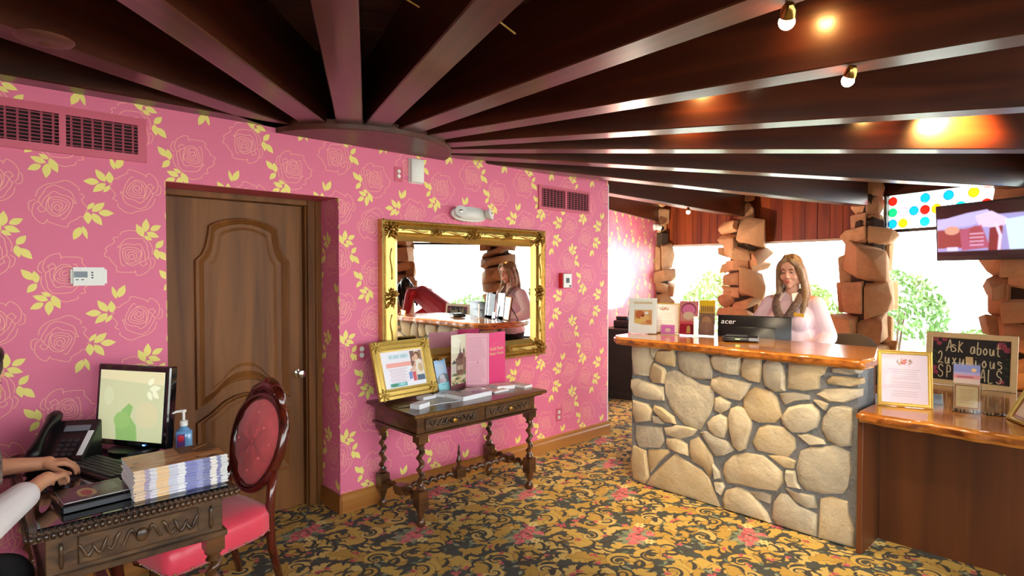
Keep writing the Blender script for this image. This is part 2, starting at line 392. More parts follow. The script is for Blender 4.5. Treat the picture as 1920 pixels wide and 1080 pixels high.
    for mx, my in M:
        for k in range(12):
            a = k * .53; c.leaf(px(mx + .04 * cos(a), my + .03 * sin(a)), px(mx + .15 * cos(a), my + .11 * sin(a)), .022 * S, GR[k % 3])
        for dx, dy, r in ((-.075,-.03,.036),(-.03,.0,.044),(.01,.005,.042),(.055,.03,.036),(.0,-.04,.034),(.1,.045,.03),(.09,-.04,.03)):
            for k in range(15):
                a = rnd.uniform(0, 6.28); q = rnd.uniform(.2, 1) * r
                c.ell(*px(mx + dx + q * cos(a), my + dy + q * sin(a)), .014 * S, .010 * S, rnd.choice([(214,108,112),(226,134,132),(192,82,92),(218,118,118)]), rot=a)
        for dx, dy in ((.15, .075), (.0, -.095)):
            for k in range(6): a = k * 1.05; c.ell(*px(mx + dx + .02 * cos(a), my + dy + .02 * sin(a)), .017 * S, .011 * S, (222, 208, 140), rot=-a)
            c.ell(*px(mx + dx, my + dy), .009 * S, .009 * S, (200, 140, 66))
    c.blur(1); c.noise(.03, 2); return c
wall_cv = wallpaper()
img_mat('wallpaper', wall_cv, .6, (TW, TH), (0, 2)); img_mat('wallpaper_side', wall_cv, .6, (TW, TH), (1, 2), (.2, 0))
img_mat('wallpaper_far', wall_cv, .45, (TW * .95, TH), (0, 2), (.1, 0))
img_mat('carpet', carpet(), .95, (CW, CH), (0, 1), (.03, .16), bump=.25)

# ------------------------------------------------------------------ materials
wood('beam_wood', srgb(40, 16, 9), srgb(84, 37, 20), 0, 9, .3, .3)
wood('hub_wood', srgb(66, 34, 26), srgb(104, 60, 48), 0, 9, .4)
wood('ceiling_wood', srgb(52, 28, 14), srgb(88, 50, 26), 1, 9, .6, rand=.15)
wood('fascia_wood', srgb(104, 38, 12), srgb(158, 70, 26), 2, 9, .4, rand=.12)
wood('door_wood', srgb(92, 54, 22), srgb(134, 84, 38), 2, 10, .5, 0, spec=.3)
wood('oak', srgb(150, 92, 36), srgb(190, 130, 62), 0, 10, .4)
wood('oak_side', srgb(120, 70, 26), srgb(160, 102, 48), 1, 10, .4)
wood('panel_wood', srgb(76, 38, 15), srgb(112, 60, 26), 2, 8, .45, .05)
wood('counter_top_wood', srgb(148, 78, 24), srgb(222, 146, 62), 1, 9, .16, .8, ratio=.25, bump=.02)
wood('live_edge', srgb(96, 44, 14), srgb(206, 122, 48), 1, 16, .3, .4, ratio=.7, bump=.5)
wood('walnut', srgb(52, 30, 16), srgb(104, 64, 34), 0, 16, .28, .35, ratio=.12)
wood('walnut_carved', srgb(48, 29, 17), srgb(98, 68, 42), 0, 30, .35, .2, ratio=.4, bump=.4)
wood('mahogany', srgb(48, 12, 8), srgb(98, 30, 18), 2, 14, .15, .8)
stone('counter_stone', [srgb(138, 136, 130), srgb(198, 166, 112), srgb(214, 200, 170)], 9, .85, .9)
stone('column_stone', [srgb(124, 82, 56), srgb(184, 128, 88), srgb(216, 168, 122)], 8, .85, .9)
plain('mortar', srgb(128, 130, 132), .95, vary=.15, bump=.5, scale=60)
plain('mortar_dark', srgb(70, 54, 42), .95, vary=.2, bump=.4, scale=60)
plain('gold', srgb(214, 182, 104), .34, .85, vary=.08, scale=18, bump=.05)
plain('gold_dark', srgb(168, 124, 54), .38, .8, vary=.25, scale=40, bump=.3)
plain('gold_paint', srgb(204, 170, 84), .4, .45, vary=.08)
plain('brass', srgb(190, 150, 84), .2, 1)
plain('chrome', srgb(225, 225, 225), .08, 1)
plain('steel', srgb(120, 122, 126), .35, 1)
plain('mirror', (.93, .94, .93, 1), .0, 1)
plain('black_plastic', srgb(22, 20, 22), .35); plain('black_matte', srgb(30, 24, 24), .6); plain('black_gloss', srgb(14, 13, 15), .06, coat=.6)
plain('grey_plastic', srgb(120, 128, 138), .4); plain('dark_grey', srgb(52, 54, 60), .45)
plain('white_plastic', srgb(232, 230, 224), .4); plain('white_card', srgb(240, 240, 244), .55); plain('pink_paint', srgb(205, 88, 112), .5); plain('pink_dark', srgb(160, 58, 78), .6)
plain('void', srgb(30, 8, 12), .9); plain('red_plastic', srgb(200, 30, 36), .4)
plain('velvet', srgb(238, 104, 108), .42, sheen=.4, vary=.12, scale=14); plain('velvet_seat', srgb(228, 66, 88), .34, sheen=.3)
plain('brass_nail', srgb(120, 90, 60), .3, 1)
plain('chalkboard', srgb(34, 26, 24), .8, vary=.2, scale=8); plain('chalk', srgb(196, 176, 136), .9); plain('pine', srgb(206, 170, 118), .5, vary=.06, scale=12)
plain('chalk_pink', srgb(150, 62, 76), .9, vary=.3, scale=60); plain('chalk_green', srgb(52, 66, 40), .9)
plain('leaf_green', srgb(92, 130, 62), .6, vary=.3, scale=3); plain('leaf_light', srgb(132, 160, 84), .6, vary=.3, scale=3); plain('bark', srgb(90, 70, 52), .9)
plain('pavement', srgb(196, 192, 184), .9, vary=.08, scale=3); plain('plaster', srgb(214, 190, 168), .8); plain('roof_dark', srgb(46, 32, 24), .8)
plain('frame_bronze', srgb(74, 66, 60), .4, .3); plain('lead', srgb(60, 58, 56), .5, .6); plain('sill_wood', srgb(120, 74, 40), .4)
plain('skin', srgb(226, 168, 140), .5, sss=0); plain('skin_b', srgb(222, 158, 122), .5); plain('lip', srgb(190, 96, 92), .4); plain('eye_white', srgb(235, 232, 228), .2); plain('iris', srgb(58, 44, 36), .2)
plain('hair_blonde', srgb(140, 110, 78), .42, vary=.35, scale=26); plain('hair_dark', srgb(34, 22, 18), .4, vary=.4, scale=30); plain('brow', srgb(96, 66, 44), .8)
plain('blouse_pink', srgb(237, 210, 221), .75, vary=.04, scale=8); plain('blouse_white', srgb(236, 226, 226), .75, vary=.04, scale=8)
plain('scarf', srgb(112, 92, 82), .7, vary=.5, scale=60); plain('dress_red', srgb(208, 56, 66), .7, vary=.08, scale=10); plain('slacks', srgb(28, 24, 28), .8); plain('shoe', srgb(20, 18, 18), .4)
plain('tag_gold', srgb(232, 176, 54), .35, .3); plain('menu_pink', srgb(226, 52, 122), .4); plain('menu_back', srgb(232, 160, 178), .5); plain('gold_ink', srgb(238, 206, 150), .4); plain('maroon', srgb(84, 24, 26), .35)
plain('ink_white', srgb(220, 220, 220), .5); plain('ink_brown', srgb(120, 84, 50), .6); plain('sanitizer', srgb(110, 160, 205), .15, coat=.5); plain('label_purple', srgb(92, 52, 120), .4); plain('ink_red', srgb(206, 40, 60), .4)
plain('outlet_hole', srgb(60, 40, 44), .6)
emis('bulb', (1, .85, .6, 1), 90); emis('bulb_dim', (1, .8, .5, 1), 12); emis('led_blue', (.1, .25, 1, 1), 4); emis('led_green', (.6, 1, .2, 1), 1)
thin_glass('window_glass', (.97, .99, .98, 1)); thin_glass('acrylic', (.95, .96, .97, 1), rough=.02); thin_glass('clear_roundel', (.9, .95, .92, 1))
for nm, c in dict(red=(.9, .06, .04, 1), amber=(1, .42, .05, 1), blue=(.04, .3, .8, 1), teal=(.05, .6, .6, 1), green=(.05, .6, .2, 1), violet=(.6, .35, .85, 1)).items(): thin_glass('glass_' + nm, c)
# ------------------------------------------------------------------ room shell
HX, HY, RB, RW = 2.08, 3.92, 6.7, 7.05     # hub of the radial beams, beam length, wall ring
YW = 3.618; ZB, ZC = 2.5, 2.87
ANG = [14.7, 2.6, -12.4, -27.1, -43, -58.3, -76, -92.3, -107.6, -119.3, -134.7, -152.2, -168.3]
def pol(r, a, z=0): return (HX + r * cos(rad(a)), HY + r * sin(rad(a)), z)

g = G(); ring = [(HX + 7.3 * cos(2 * pi * k / 64), HY + 7.3 * sin(2 * pi * k / 64)) for k in range(64)]
g.prism(ring, -.1, 0); floor = struct(g.build('floor', 'carpet'))
g = G(); g.b2((-40, -40, -.35), (50, 50, -.12)); struct(g.build('ground', 'pavement'))

# ceiling: slab, boards, radial beams, hub disc
ceil = empty_struct('ceiling')
g = G(); g.prism([(HX + 7.5 * cos(2 * pi * k / 48), HY + 7.5 * sin(2 * pi * k / 48)) for k in range(48)], ZC + .03, ZC + .2); g.build('roof_deck', 'roof_dark', ceil)
for s in range(2, 11):                                  # boards between the beams, laid across
    a0, a1 = ANG[s], ANG[s + 1]; am = (a0 + a1) / 2; hw = tan = math.tan(rad((a0 - a1) / 2))
    n = 32 if s >= 7 else 14; r0 = .75; dr = (6.9 - r0) / n
    me = {}
    for k in range(n):
        ra, rb = r0 + k * dr, r0 + (k + 1) * dr - .006
        gg = G(); za = ZC - random.Random(s * 50 + k).uniform(0, .006)
        gg.prism([(ra, -ra * hw), (rb, -rb * hw), (rb, rb * hw), (ra, ra * hw)], za, ZC + .028)
        gg.build('board', 'ceiling_wood', ceil, loc=(HX, HY, 0), rot=(0, 0, rad(am)))
g = G(); g.b2((-4.9, YW - .125, ZB), (1.5, YW + .05, ZC)); g.build('beam', 'beam_wood', ceil, bevel=.006)
for i, a in enumerate(ANG[:12]):
    r0 = 2.74 if a > 10 else (2.66 if a > 0 else .35)
    L = RB - r0 + (.12 if a > 0 else 0)
    g = G(); g.box((r0 + L / 2, 0, (ZB + ZC) / 2), (L, .155, ZC - ZB))
    g.build('beam', 'beam_wood', ceil, bevel=.006, loc=(HX, HY, 0), rot=(0, 0, rad(a)))
g = G(); pts = [(.666 * cos(t), .666 * sin(t)) for t in np.linspace(-pi + .27, -.27, 41)]; g.prism(pts, 2.468, 2.53)
g.build('hub_disc', 'hub_wood', ceil, bevel=.004, loc=(HX - .04, YW + .176, 0))

# main papered wall with the door recess
wb_ = empty_struct('wall_back'); T = .26; D0, D1, DH = .80, 1.815, 2.11
g = G()
g.b2((-4.95, YW, 0), (D0, YW + T, ZC)); g.b2((D1, YW, 0), (4.70, YW + T, ZC)); g.b2((D0, YW, DH), (D1, YW + T, ZC)); g.build('wallpaper_panel', 'wallpaper', wb_)
g = G(); g.b2((D1 - .003, YW + .001, 0), (D1, YW + T, DH)); g.b2((D0, YW + .001, 0), (D0 + .003, YW + T, DH)); g.build('recess_side', 'wallpaper_side', wb_)
g = G(); g.b2((D0, YW + .002, DH - .003), (D1, YW + T, DH)); g.build('recess_head', 'pink_paint', wb_)
g = G(); g.b2((4.70, YW, 0), (4.712, YW + T, 2.5)); g.build('end_trim', 'white_card', wb_)
g = G(); g.b2((4.702, YW + T, 0), (4.75, 6.5, ZC)); g.b2((-4.95, YW + T + .3, 0), (4.70, YW + T + .35, ZC)); g.build('back_fill', 'plaster', wb_)
# seams of the paper drops
# far radial papered wall under the second beam
g = G(); g.b2((2.9, -.06, 0), (6.72, .06, ZB - .001)); struct(g.build('wall_right', 'wallpaper_far', loc=(HX, HY, 0), rot=(0, 0, rad(14.7))))
# baseboards
g = G(); g.prism([(YW, 0), (YW - .022, 0), (YW - .022, .085), (YW - .014, .1), (YW - .014, .118), (YW, .128)], D1, 4.722, ax=0); struct(g.build('baseboard_back', 'oak'))
g = G(); g.prism([(YW, 0), (YW - .022, 0), (YW - .022, .085), (YW - .014, .1), (YW - .014, .118), (YW, .128)], -4.8, D0, ax=0); struct(g.build('baseboard_left', 'oak'))
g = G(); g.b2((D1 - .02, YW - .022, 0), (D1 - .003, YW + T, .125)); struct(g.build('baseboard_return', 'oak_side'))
g = G(); g.box((4.75, -.075, .06), (3.6, .02, .12)); struct(g.build('baseboard_right', 'oak', loc=(HX, HY, 0), rot=(0, 0, rad(14.7))))

# door with casing, shaped panels and knob
dr = empty_struct('door_1', (0, YW + T + .06, 0))
g = G(); CI = 1.715
g.b2((CI, -.06, 0), (CI + .10, .06, DH)); g.b2((D0, -.06, 0), (.86, .06, DH)); g.b2((.86, -.06, 2.07), (CI, .06, DH))
g.b2((CI - .012, -.045, 0), (CI, .06, 2.07)); g.b2((CI + .05, -.075, 0), (CI + .065, -.06, DH)); g.build('casing', 'door_wood', dr, bevel=.004)
g = G(); g.b2((.862, 0, .005), (CI - .014, .045, 2.068)); g.build('leaf', 'door_wood', dr)
PX0, PX1, PC = 1.03, 1.60, 1.315
up = [(1.10, 1.905)] + [(PC + .2 * t, 1.92 + .045 * (1 - t * t)) for t in np.linspace(-.95, .95, 9)] + [(1.53, 1.905)]
up += [(1.535, 1.86), (1.55, 1.78), (1.575, 1.725), (1.61, 1.69), (1.61, .765)]
up += [(1.54, .80), (1.46, .875), (1.39, .91), (PC, .92), (1.24, .91), (1.17, .875), (1.09, .80), (1.02, .765), (1.02, 1.69), (1.055, 1.725), (1.08, 1.78), (1.095, 1.86)]
lo = [(1.02, .685), (1.10, .735), (1.18, .80), (1.25, .83), (PC, .84), (1.38, .83), (1.45, .80), (1.53, .735), (1.61, .685), (1.61, .27), (1.02, .27)]
for pn in (up, lo):
    cx = sum(p[0] for p in pn) / len(pn); cz = sum(p[1] for p in pn) / len(pn)
    sc = lambda k: [(cx + (p[0] - cx) * k[0], cz + (p[1] - cz) * k[1]) for p in pn]
    w, h = .59, max(p[1] for p in pn) - min(p[1] for p in pn)
    ins = lambda d: sc((1 - 2 * d / w, 1 - 2 * d / h))
    g = G(); prof = [(0, 0), (.006, -.022), (.022, -.026), (.04, -.014), (.062, .004), (.075, .006)]
    L = [[(p[0], y, p[1]) for p in ins(d)] for d, y in prof]; n = len(pn); vs = sum(L, [])
    fs = [(i * n + k, i * n + (k + 1) % n, (i + 1) * n + (k + 1) % n, (i + 1) * n + k) for i in range(len(L) - 1) for k in range(n)]
    g.add(vs, fs); g.build('panel_moulding', 'door_wood', dr, smooth=30)
    g = G(); q = ins(.075); r = ins(.11); n = len(q)
    g.add([(p[0], .003, p[1]) for p in q] + [(p[0], -.006, p[1]) for p in r], [(k, (k + 1) % n, n + (k + 1) % n, n + k) for k in range(n)] + [tuple(range(n, 2 * n))])
    g.build('panel', 'door_wood', dr)
g = G(); RX = Matrix.Rotation(pi / 2, 3, 'X')
g.lathe([(.001, 0), (.03, 0), (.03, .006), (.012, .012), (.011, .03), (.026, .04), (.03, .052), (.024, .064), (.001, .068)], (1.668, 0, .92), 20, R=RX); g.build('knob', 'chrome', dr, smooth=True)
g = G()
for z in (.25, 1.03, 1.83): g.tube([(.862, -.006, z), (.862, -.006, z + .09)], .008)
g.build('hinge', 'brass', dr)

# ring of windows between the stone columns
def wpt(a): return Vector(pol(RW, a))
wn_i = 0
for i in range(10):
    A, B = wpt(ANG[i]), wpt(ANG[i + 1]); mid = (A + B) / 2; L = (B - A).length; rz = atan2((B - A).y, (B - A).x)   # local x to the right seen from inside... normal +y outward
    wn_i += 1; glassed = i >= 2; hw = L / 2 - .14
    par = empty_struct('window_%d' % wn_i, mid, rz)
    g = G(); g.b2((-L / 2, -.06, 0), (L / 2, .1, .40)); g.build('low_wall', 'panel_wood', par)
    g = G(); g.b2((-L / 2, -.13, .40), (L / 2, .1, .44)); g.build('sill', 'sill_wood', par, bevel=.006)
    top = 2.11 if not glassed else 2.66
    if not glassed:                                     # board fascia above the glass, one board at a time
        nb = 10; bw = (L - .1) / nb
        for k in range(nb):
            g = G(); x = -L / 2 + .05 + k * bw; y = random.Random(k + 9 * i).uniform(-.004, .002)
            g.b2((x + .003, -.05 + y, 2.11), (x + bw - .003, -.02, ZC)); g.build('plank', 'fascia_wood', par)
        g = G(); g.b2((-L / 2, -.02, 2.12), (L / 2, .1, ZC)); g.build('fascia_back', 'roof_dark', par)
        g = G(); g.b2((-L / 2 + .05, -.055, 2.085), (L / 2 - .05, .03, 2.11)); g.build('head_trim', 'plaster', par)
    else:
        g = G(); g.b2((-L / 2, -.05, 2.63), (L / 2, .1, ZC)); g.build('header', 'beam_wood', par)
    g = G()
    for x in (-hw, hw): g.b2((x - .02, -.03, .44), (x + .02, .03, top))
    g.b2((-hw, -.03, .44), (hw, .03, .47)); g.b2((-hw, -.03, top - .03), (hw, .03, top))
    if glassed: g.b2((-hw, -.03, 2.15), (hw, .03, 2.19))
    g.build('frame', 'frame_bronze', par)
    g = G(); g.b2((-hw + .01, -.003, .46), (hw - .01, .003, 2.16 if glassed else top - .02)); g.build('pane', 'window_glass', par)
    if glassed:
        nx = 11; cw = (2 * hw - .04) / nx; chh = .44 / 3; rr = random.Random(31 + i)
        g = G(); g.b2((-hw + .01, .004, 2.18), (hw - .01, .008, 2.64)); g.build('clear_backing', 'clear_roundel', par)
        lead = G(); SG = {(0, 0): 'red', (0, 3): 'blue', (0, 5): 'blue', (0, 7): 'amber', (0, 9): 'green', (1, 0): 'green', (1, 1): 'violet', (1, 2): 'blue', (1, 3): 'red', (1, 4): 'amber', (1, 6): 'teal', (1, 8): 'red', (2, 0): 'blue', (2, 1): 'amber', (2, 3): 'teal', (2, 5): 'violet', (2, 7): 'green', (2, 9): 'blue'}
        for rI in range(3):
            for k in range(nx):
                x = -hw + .02 + cw * (k + .5); z = 2.63 - chh * (rI + .5)
                col = SG.get((rI, (k + 3 * (i - 2)) % 11))
                rd = min(cw, chh) / 2 - .008
                lead.tube([(x + rd * cos(t), -.006, z + rd * sin(t)) for t in np.linspace(0, 2 * pi, 13)[:-1]], .0035, 4, closed=True)
                if col:
                    d = G(); d.lathe([(.001, 0), (.014, .002), (rd, 0), (rd, .004), (.018, .008), (.001, .008)], (x, -.002, z), 14, R=RX); d.build('roundel', 'glass_' + col, par, smooth=True)
        lead.build('lead_lines', 'lead', par)
# solid walls closing the ring on the left
for k, (i, nm) in enumerate(((10, 'wall_left'), (11, 'wall_front'))):
    A, B = wpt(ANG[i]), wpt(ANG[i + 1]); mid = (A + B) / 2; L = (B - A).length
    g = G(); g.b2((-L / 2, -.06, 0), (L / 2, .1, ZC)); struct(g.build(nm, 'panel_wood', loc=mid, rot=(0, 0, atan2((B - A).y, (B - A).x))))
A = wpt(ANG[12]); B = Vector((-4.95, YW + .3, 0)); mid = (A + B) / 2; L = (B - A).length
g = G(); g.b2((-L / 2, -.06, 0), (L / 2, .1, ZC)); struct(g.build('wall_corner', 'panel_wood', loc=mid, rot=(0, 0, atan2((B - A).y, (B - A).x))))

# rough stone columns, stone by stone
def rock(rnd, pts, parent, mat, bev=.014):
    bm = bmesh.new()
    for p in pts: bm.verts.new(p)
    r = bmesh.ops.convex_hull(bm, input=bm.verts); bmesh.ops.delete(bm, geom=[v for v in bm.verts if not v.link_faces], context='VERTS')
    bmesh.ops.dissolve_limit(bm, angle_limit=.3, verts=bm.verts, edges=bm.edges)
    bmesh.ops.bevel(bm, geom=list(bm.edges), offset=bev, segments=1, affect='EDGES', clamp_overlap=True)
    me = bpy.data.meshes.new('stone'); bm.to_mesh(me); bm.free(); me.materials.append(MATS[mat]); 
    me.polygons.foreach_set('use_smooth', [True] * len(me.polygons)); me.set_sharp_from_angle(angle=rad(38))
    o = bpy.data.objects.new('stone', me); COL.objects.link(o); o.parent = parent; return o
for ci, a in enumerate(ANG[:11]):
    rnd = random.Random((103 if ci == 1 else 100) + ci * 7); par = empty_struct('stone_column', pol(6.86, a), rad(a))
    g = G(); g.tube([(0, 0, 0), (0, 0, 2.3), (0, 0, 2.4), (0, 0, ZC)], [.2, .2, .11, .11], 8); g.build('core', 'mortar_dark', par)
    z = 0; fat = .15 if ci == 3 else 0
    while z < ZC - .03:
        up_ = z > 2.12
        h = rnd.uniform(.2, .46) if not up_ else rnd.uniform(.2, .36); h = min(h, ZC - z)
        if ZC - z - h < .12: h = ZC - z
        n = rnd.choice((2, 3, 3)) if not up_ else 2; o = rnd.uniform(0, 6.28)
        cuts = sorted(o + 2 * pi * (k + rnd.uniform(-.25, .25)) / n for k in range(n))
        for k in range(n):
            t0, t1 = cuts[k] + .03, (cuts[k + 1] if k + 1 < n else cuts[0] + 2 * pi) - .03
            split = h > .3 and rnd.random() < .6 and not up_          # two smaller stones above each other
            for z0_, z1_ in ([(z, z + h * rnd.uniform(.4, .6))] if split else [(z, z + h)]) + ([] if not split else [(None, z + h)]):
                if z0_ is None: z0_ = zl
                zl = z1_
                R1 = rnd.uniform(.28, .40) if not up_ else rnd.uniform(.17, .21) + fat; tilt = rnd.uniform(-.12, .12); pts = []; tm = (t0 + t1) / 2
                if rnd.random() < .25 and not up_: R1 *= 1.12
                m = 3 if t1 - t0 < 2.4 else 4
                for t in np.linspace(t0, t1, m):
                    q = R1 * rnd.uniform(.84, 1.1) * (1 if t in (t0, t1) else 1.06)
                    for zz in (z0_ + rnd.uniform(-.02, .05), z1_ - rnd.uniform(.0, .05)):
                        kk = rnd.uniform(.84, 1.02); pts.append((q * kk * cos(t), q * kk * sin(t), min(ZC - .002, max(.002, zz + tilt * (t - tm)))))
                    pts.append((.1 * cos(t), .1 * sin(t), z0_)); pts.append((.1 * cos(t), .1 * sin(t), z1_))
                pts.append((R1 * 1.08 * cos(tm), R1 * 1.08 * sin(tm), (z0_ + z1_) / 2 + rnd.uniform(-.05, .05)))
                pts = [(x if ZB - .02 > zz or x > -.15 else -.14, y, zz) for x, y, zz in pts]
                rock(rnd, pts, par, 'column_stone', .012)
        z += h
# ------------------------------------------------------------------ reception counter of fieldstone
CX, CY0, CY1 = 3.76, 1.09, 2.66
ct = thing('reception_counter', 'fieldstone reception counter with thick glossy wooden top', 'counter', (CX, 1.9, 0))
def cl(p): return (p[0] - CX, p[1] - 1.9, p[2])
g = G(); g.b2((.006, CY0 - 1.9, 0), (.30, CY1 - 1.9, 1.055)); g.build('mortar_wall', 'mortar', ct)
g = G(); g.b2((.30, CY0 - 1.9, 0), (.34, CY1 - 1.9, 1.05)); g.build('back_panel', 'panel_wood', ct)
# wooden top with eased, slightly wavy live edge
edge = [(-.075 + .010 * sin(7 * t) + .006 * sin(17 * t) + .005 * sin(43 * t + 1), t) for t in np.linspace(CY0 - 1.9 - .05, CY1 - 1.9 + .06, 60)]
outl = edge + [(-.05, CY1 - 1.9 + .13), (.02, CY1 - 1.9 + .19), (.40, CY1 - 1.9 + .22), (.66, CY1 - 1.9 + .1), (.66, CY0 - 1.9 + .06), (.1, CY0 - 1.9 - .07)]
g = G(); g.prism(outl, 1.058, 1.118, side=1); g.build('worktop', ['counter_top_wood', 'live_edge'], ct, bevel=.016, bseg=3, smooth=True)
K = 2.512
STP = [[(62,95),(145,95),(150,130),(165,165),(150,190),(145,240),(70,235),(62,150)],[(155,100),(195,105),(180,140),(168,155),(155,135)],
[(185,115),(260,108),(270,150),(265,195),(215,185),(175,168),(172,155)],[(155,195),(170,175),(215,200),(225,220),(215,275),(165,270),(150,245)],
[(275,125),(330,115),(400,125),(430,150),(440,210),(440,255),(375,255),(320,240),(285,205),(275,165)],[(440,140),(505,133),(575,150),(578,185),(565,235),(500,228),(450,205),(432,160)],
[(590,152),(650,145),(672,160),(675,210),(665,270),(615,262),(580,240),(575,200)],[(700,165),(745,160),(775,190),(785,240),(785,310),(740,315),(690,285),(680,225),(685,180)],
[(800,180),(910,172),(985,190),(970,230),(950,240),(945,300),(870,310),(795,298),(798,240)],[(1000,200),(1040,192),(1130,200),(1140,225),(1095,235),(1005,222)],
[(980,258),(1005,238),(1060,240),(1145,250),(1150,275),(1100,290),(985,275)],[(60,255),(85,250),(210,290),(215,355),(140,350),(75,330),(58,290)],
[(225,220),(265,210),(330,240),(380,275),(445,290),(452,360),(430,420),(385,495),(310,470),(265,420),(235,375),(218,320),(215,260)],
[(440,250),(475,240),(545,255),(625,275),(600,330),(575,355),(500,340),(450,310),(432,280)],[(640,290),(720,310),(745,340),(760,395),(770,430),(740,460),(660,460),(610,435),(585,390),(588,345),(610,310)],
[(755,320),(830,315),(900,330),(900,350),(830,355),(785,375),(765,350)],[(930,325),(970,300),(1060,295),(1140,300),(1140,335),(1070,365),(990,360)],
[(800,385),(850,372),(910,370),(945,400),(950,440),(935,480),(880,505),(820,505),(775,465),(765,430)],[(920,350),(950,352),(990,370),(975,400)],
[(1000,385),(1050,375),(1100,390),(1105,470),(1100,570),(1045,572),(985,545),(955,485),(965,430)],[(70,350),(140,370),(160,400),(150,450),(85,460),(68,410)],
[(170,375),(200,385),(260,430),(270,465),(220,455),(180,415),(165,395)],[(160,425),(190,430),(215,465),(165,460)],[(80,470),(205,480),(215,545),(195,578),(95,575),(78,530)],
[(215,480),(270,470),(340,480),(372,490),(350,520),(290,535),(225,515)],[(455,340),(480,330),(530,365),(520,395),(480,415),(450,400)],[(445,430),(480,415),(510,435),(517,480),(495,530),(455,520),(425,490),(420,455)],
[(530,390),(560,378),(600,390),(628,455),(625,490),(600,580),(570,595),(540,570),(525,500),(518,430)],[(385,505),(410,498),(520,550),(545,590),(500,612),(460,618),(430,575)],
[(225,530),(280,530),(325,560),(328,615),(290,605),(235,580),(222,555)],[(335,540),(375,525),(415,570),(440,610),(450,660),(430,720),(400,670),(345,640),(330,595)],
[(660,480),(700,465),(780,480),(830,530),(835,580),(800,620),(740,610),(650,590),(628,550)],[(840,515),(890,510),(965,540),(975,560),(900,565)],[(70,565),(130,590),(140,660),(145,715),(125,755),(70,720),(58,640)],
[(140,585),(235,585),(240,600),(195,640),(150,695),(140,640)],[(265,602),(320,640),(390,680),(425,715),(450,780),(478,870),(420,875),(300,845),(200,800),(130,755),(150,710),(200,660)],
[(445,650),(475,690),(480,720),(455,725)],[(455,735),(490,740),(500,760),(485,800),(465,780)],[(540,610),(600,600),(680,612),(715,640),(770,690),(775,740),(745,780),(660,770),(580,750),(510,740),(490,690),(500,645)],
[(700,610),(780,612),(835,640),(825,675),(780,672)],[(855,590),(905,570),(960,572),(1030,560),(1090,600),(1098,680),(1085,760),(1060,795),(960,795),(880,775),(845,735),(835,670)],
[(790,680),(830,685),(840,740),(860,770),(800,760),(785,720)],[(505,775),(560,758),(620,785),(660,830),(700,880),(718,950),(640,940),(560,905),(495,875),(490,820)],[(610,780),(680,785),(720,800),(715,840),(660,820)],
[(760,790),(800,795),(850,850),(900,870),(935,890),(935,1010),(840,985),(740,960),(722,900),(730,830)],[(785,765),(850,790),(920,800),(935,860),(890,860),(830,825)],[(950,815),(1000,805),(1080,830),(1085,890),(1110,960),(1110,1045),(1020,1025),(940,1005),(945,920)]]
def front_plane(px, py):                       # measured outline -> metres on the counter front
    f, yw, pt = 1095., rad(43.1), math.atan(25 / 1095.); x, y = px / K + 1160 - 960, 540 - (py / K + 610)
    d = (sin(yw) * cos(pt) * f + cos(yw) * x + sin(yw) * sin(pt) * y, cos(yw) * cos(pt) * f - sin(yw) * x + cos(yw) * sin(pt) * y, -sin(pt) * f + cos(pt) * y)
    t = CX / d[0]; return (d[1] * t, 1.6 + d[2] * t)
rnd = random.Random(3)
def face_stone(poly, put, parent, th):
    """one fieldstone: outline in plane coordinates, domed and irregular"""
    P = [np.array(p) for p in poly]; 
    if sum(P[i - 1][0] * P[i][1] - P[i][0] * P[i - 1][1] for i in range(len(P))) < 0: P = P[::-1]
    c = sum(P) / len(P); n = len(P); R = np.mean([np.linalg.norm(p - c) for p in P]); vs = []; 
    off = np.array([rnd.uniform(-.15, .15), rnd.uniform(-.15, .15)]) * R
    for k, dp in ((1.0, -.035), (1.0, .25 * th), (.965, .72 * th), (.8, th)):
        for i, p in enumerate(P):
            q = c + (p - c) * k + (off if k < .8 else 0); vs.append(put(q, dp + (rnd.uniform(-.007, .007) if k < .95 else 0)))
    fs = [(r * n + i, r * n + (i + 1) % n, (r + 1) * n + (i + 1) % n, (r + 1) * n + i) for r in range(3) for i in range(n)] + [tuple(3 * n + i for i in range(n))]
    g = G(); g.add(vs, fs); return g.build('stone', 'counter_stone', parent, smooth=50)
for poly in STP:
    W_ = [front_plane(*p) for p in poly]; W_ = [(a, max(.004, min(1.056, b))) for a, b in W_]
    face_stone(W_, lambda q, d: (-d + .015, q[0] - 1.9, q[1]), ct, rnd.uniform(.024, .044))
for k, (a, b, z0, z1) in enumerate(((.03, .3, .01, .3), (.02, .16, .32, .58), (.18, .3, .32, .66), (.03, .3, .68, .86), (.02, .15, .6, .66), (.03, .3, .88, 1.04))):   # short end of the counter
    pl = [(a + .02, z0), (b - .02, z0 + .01), (b, (z0 + z1) / 2), (b - .03, z1), (a + .03, z1 - .01), (a, (z0 + z1) / 2 + .02)]
    face_stone(pl, lambda q, d: (q[0], CY1 - 1.9 + d - .015, q[1]), ct, .035)
# low back desk behind the counter, carries the monitor
bd = thing('back_desk', 'plain wooden work desk hidden behind the stone counter', 'desk', (4.42, 2.0, 0))
g = G(); g.b2((-.3, -.85, .72), (.28, .62, .76)); g.build('desktop', 'panel_wood', bd, bevel=.004)
for y in (-.83, .60):
    g = G(); g.b2((-.28, y - .015, 0), (.26, y + .015, .72)); g.build('side_panel', 'panel_wood', bd)

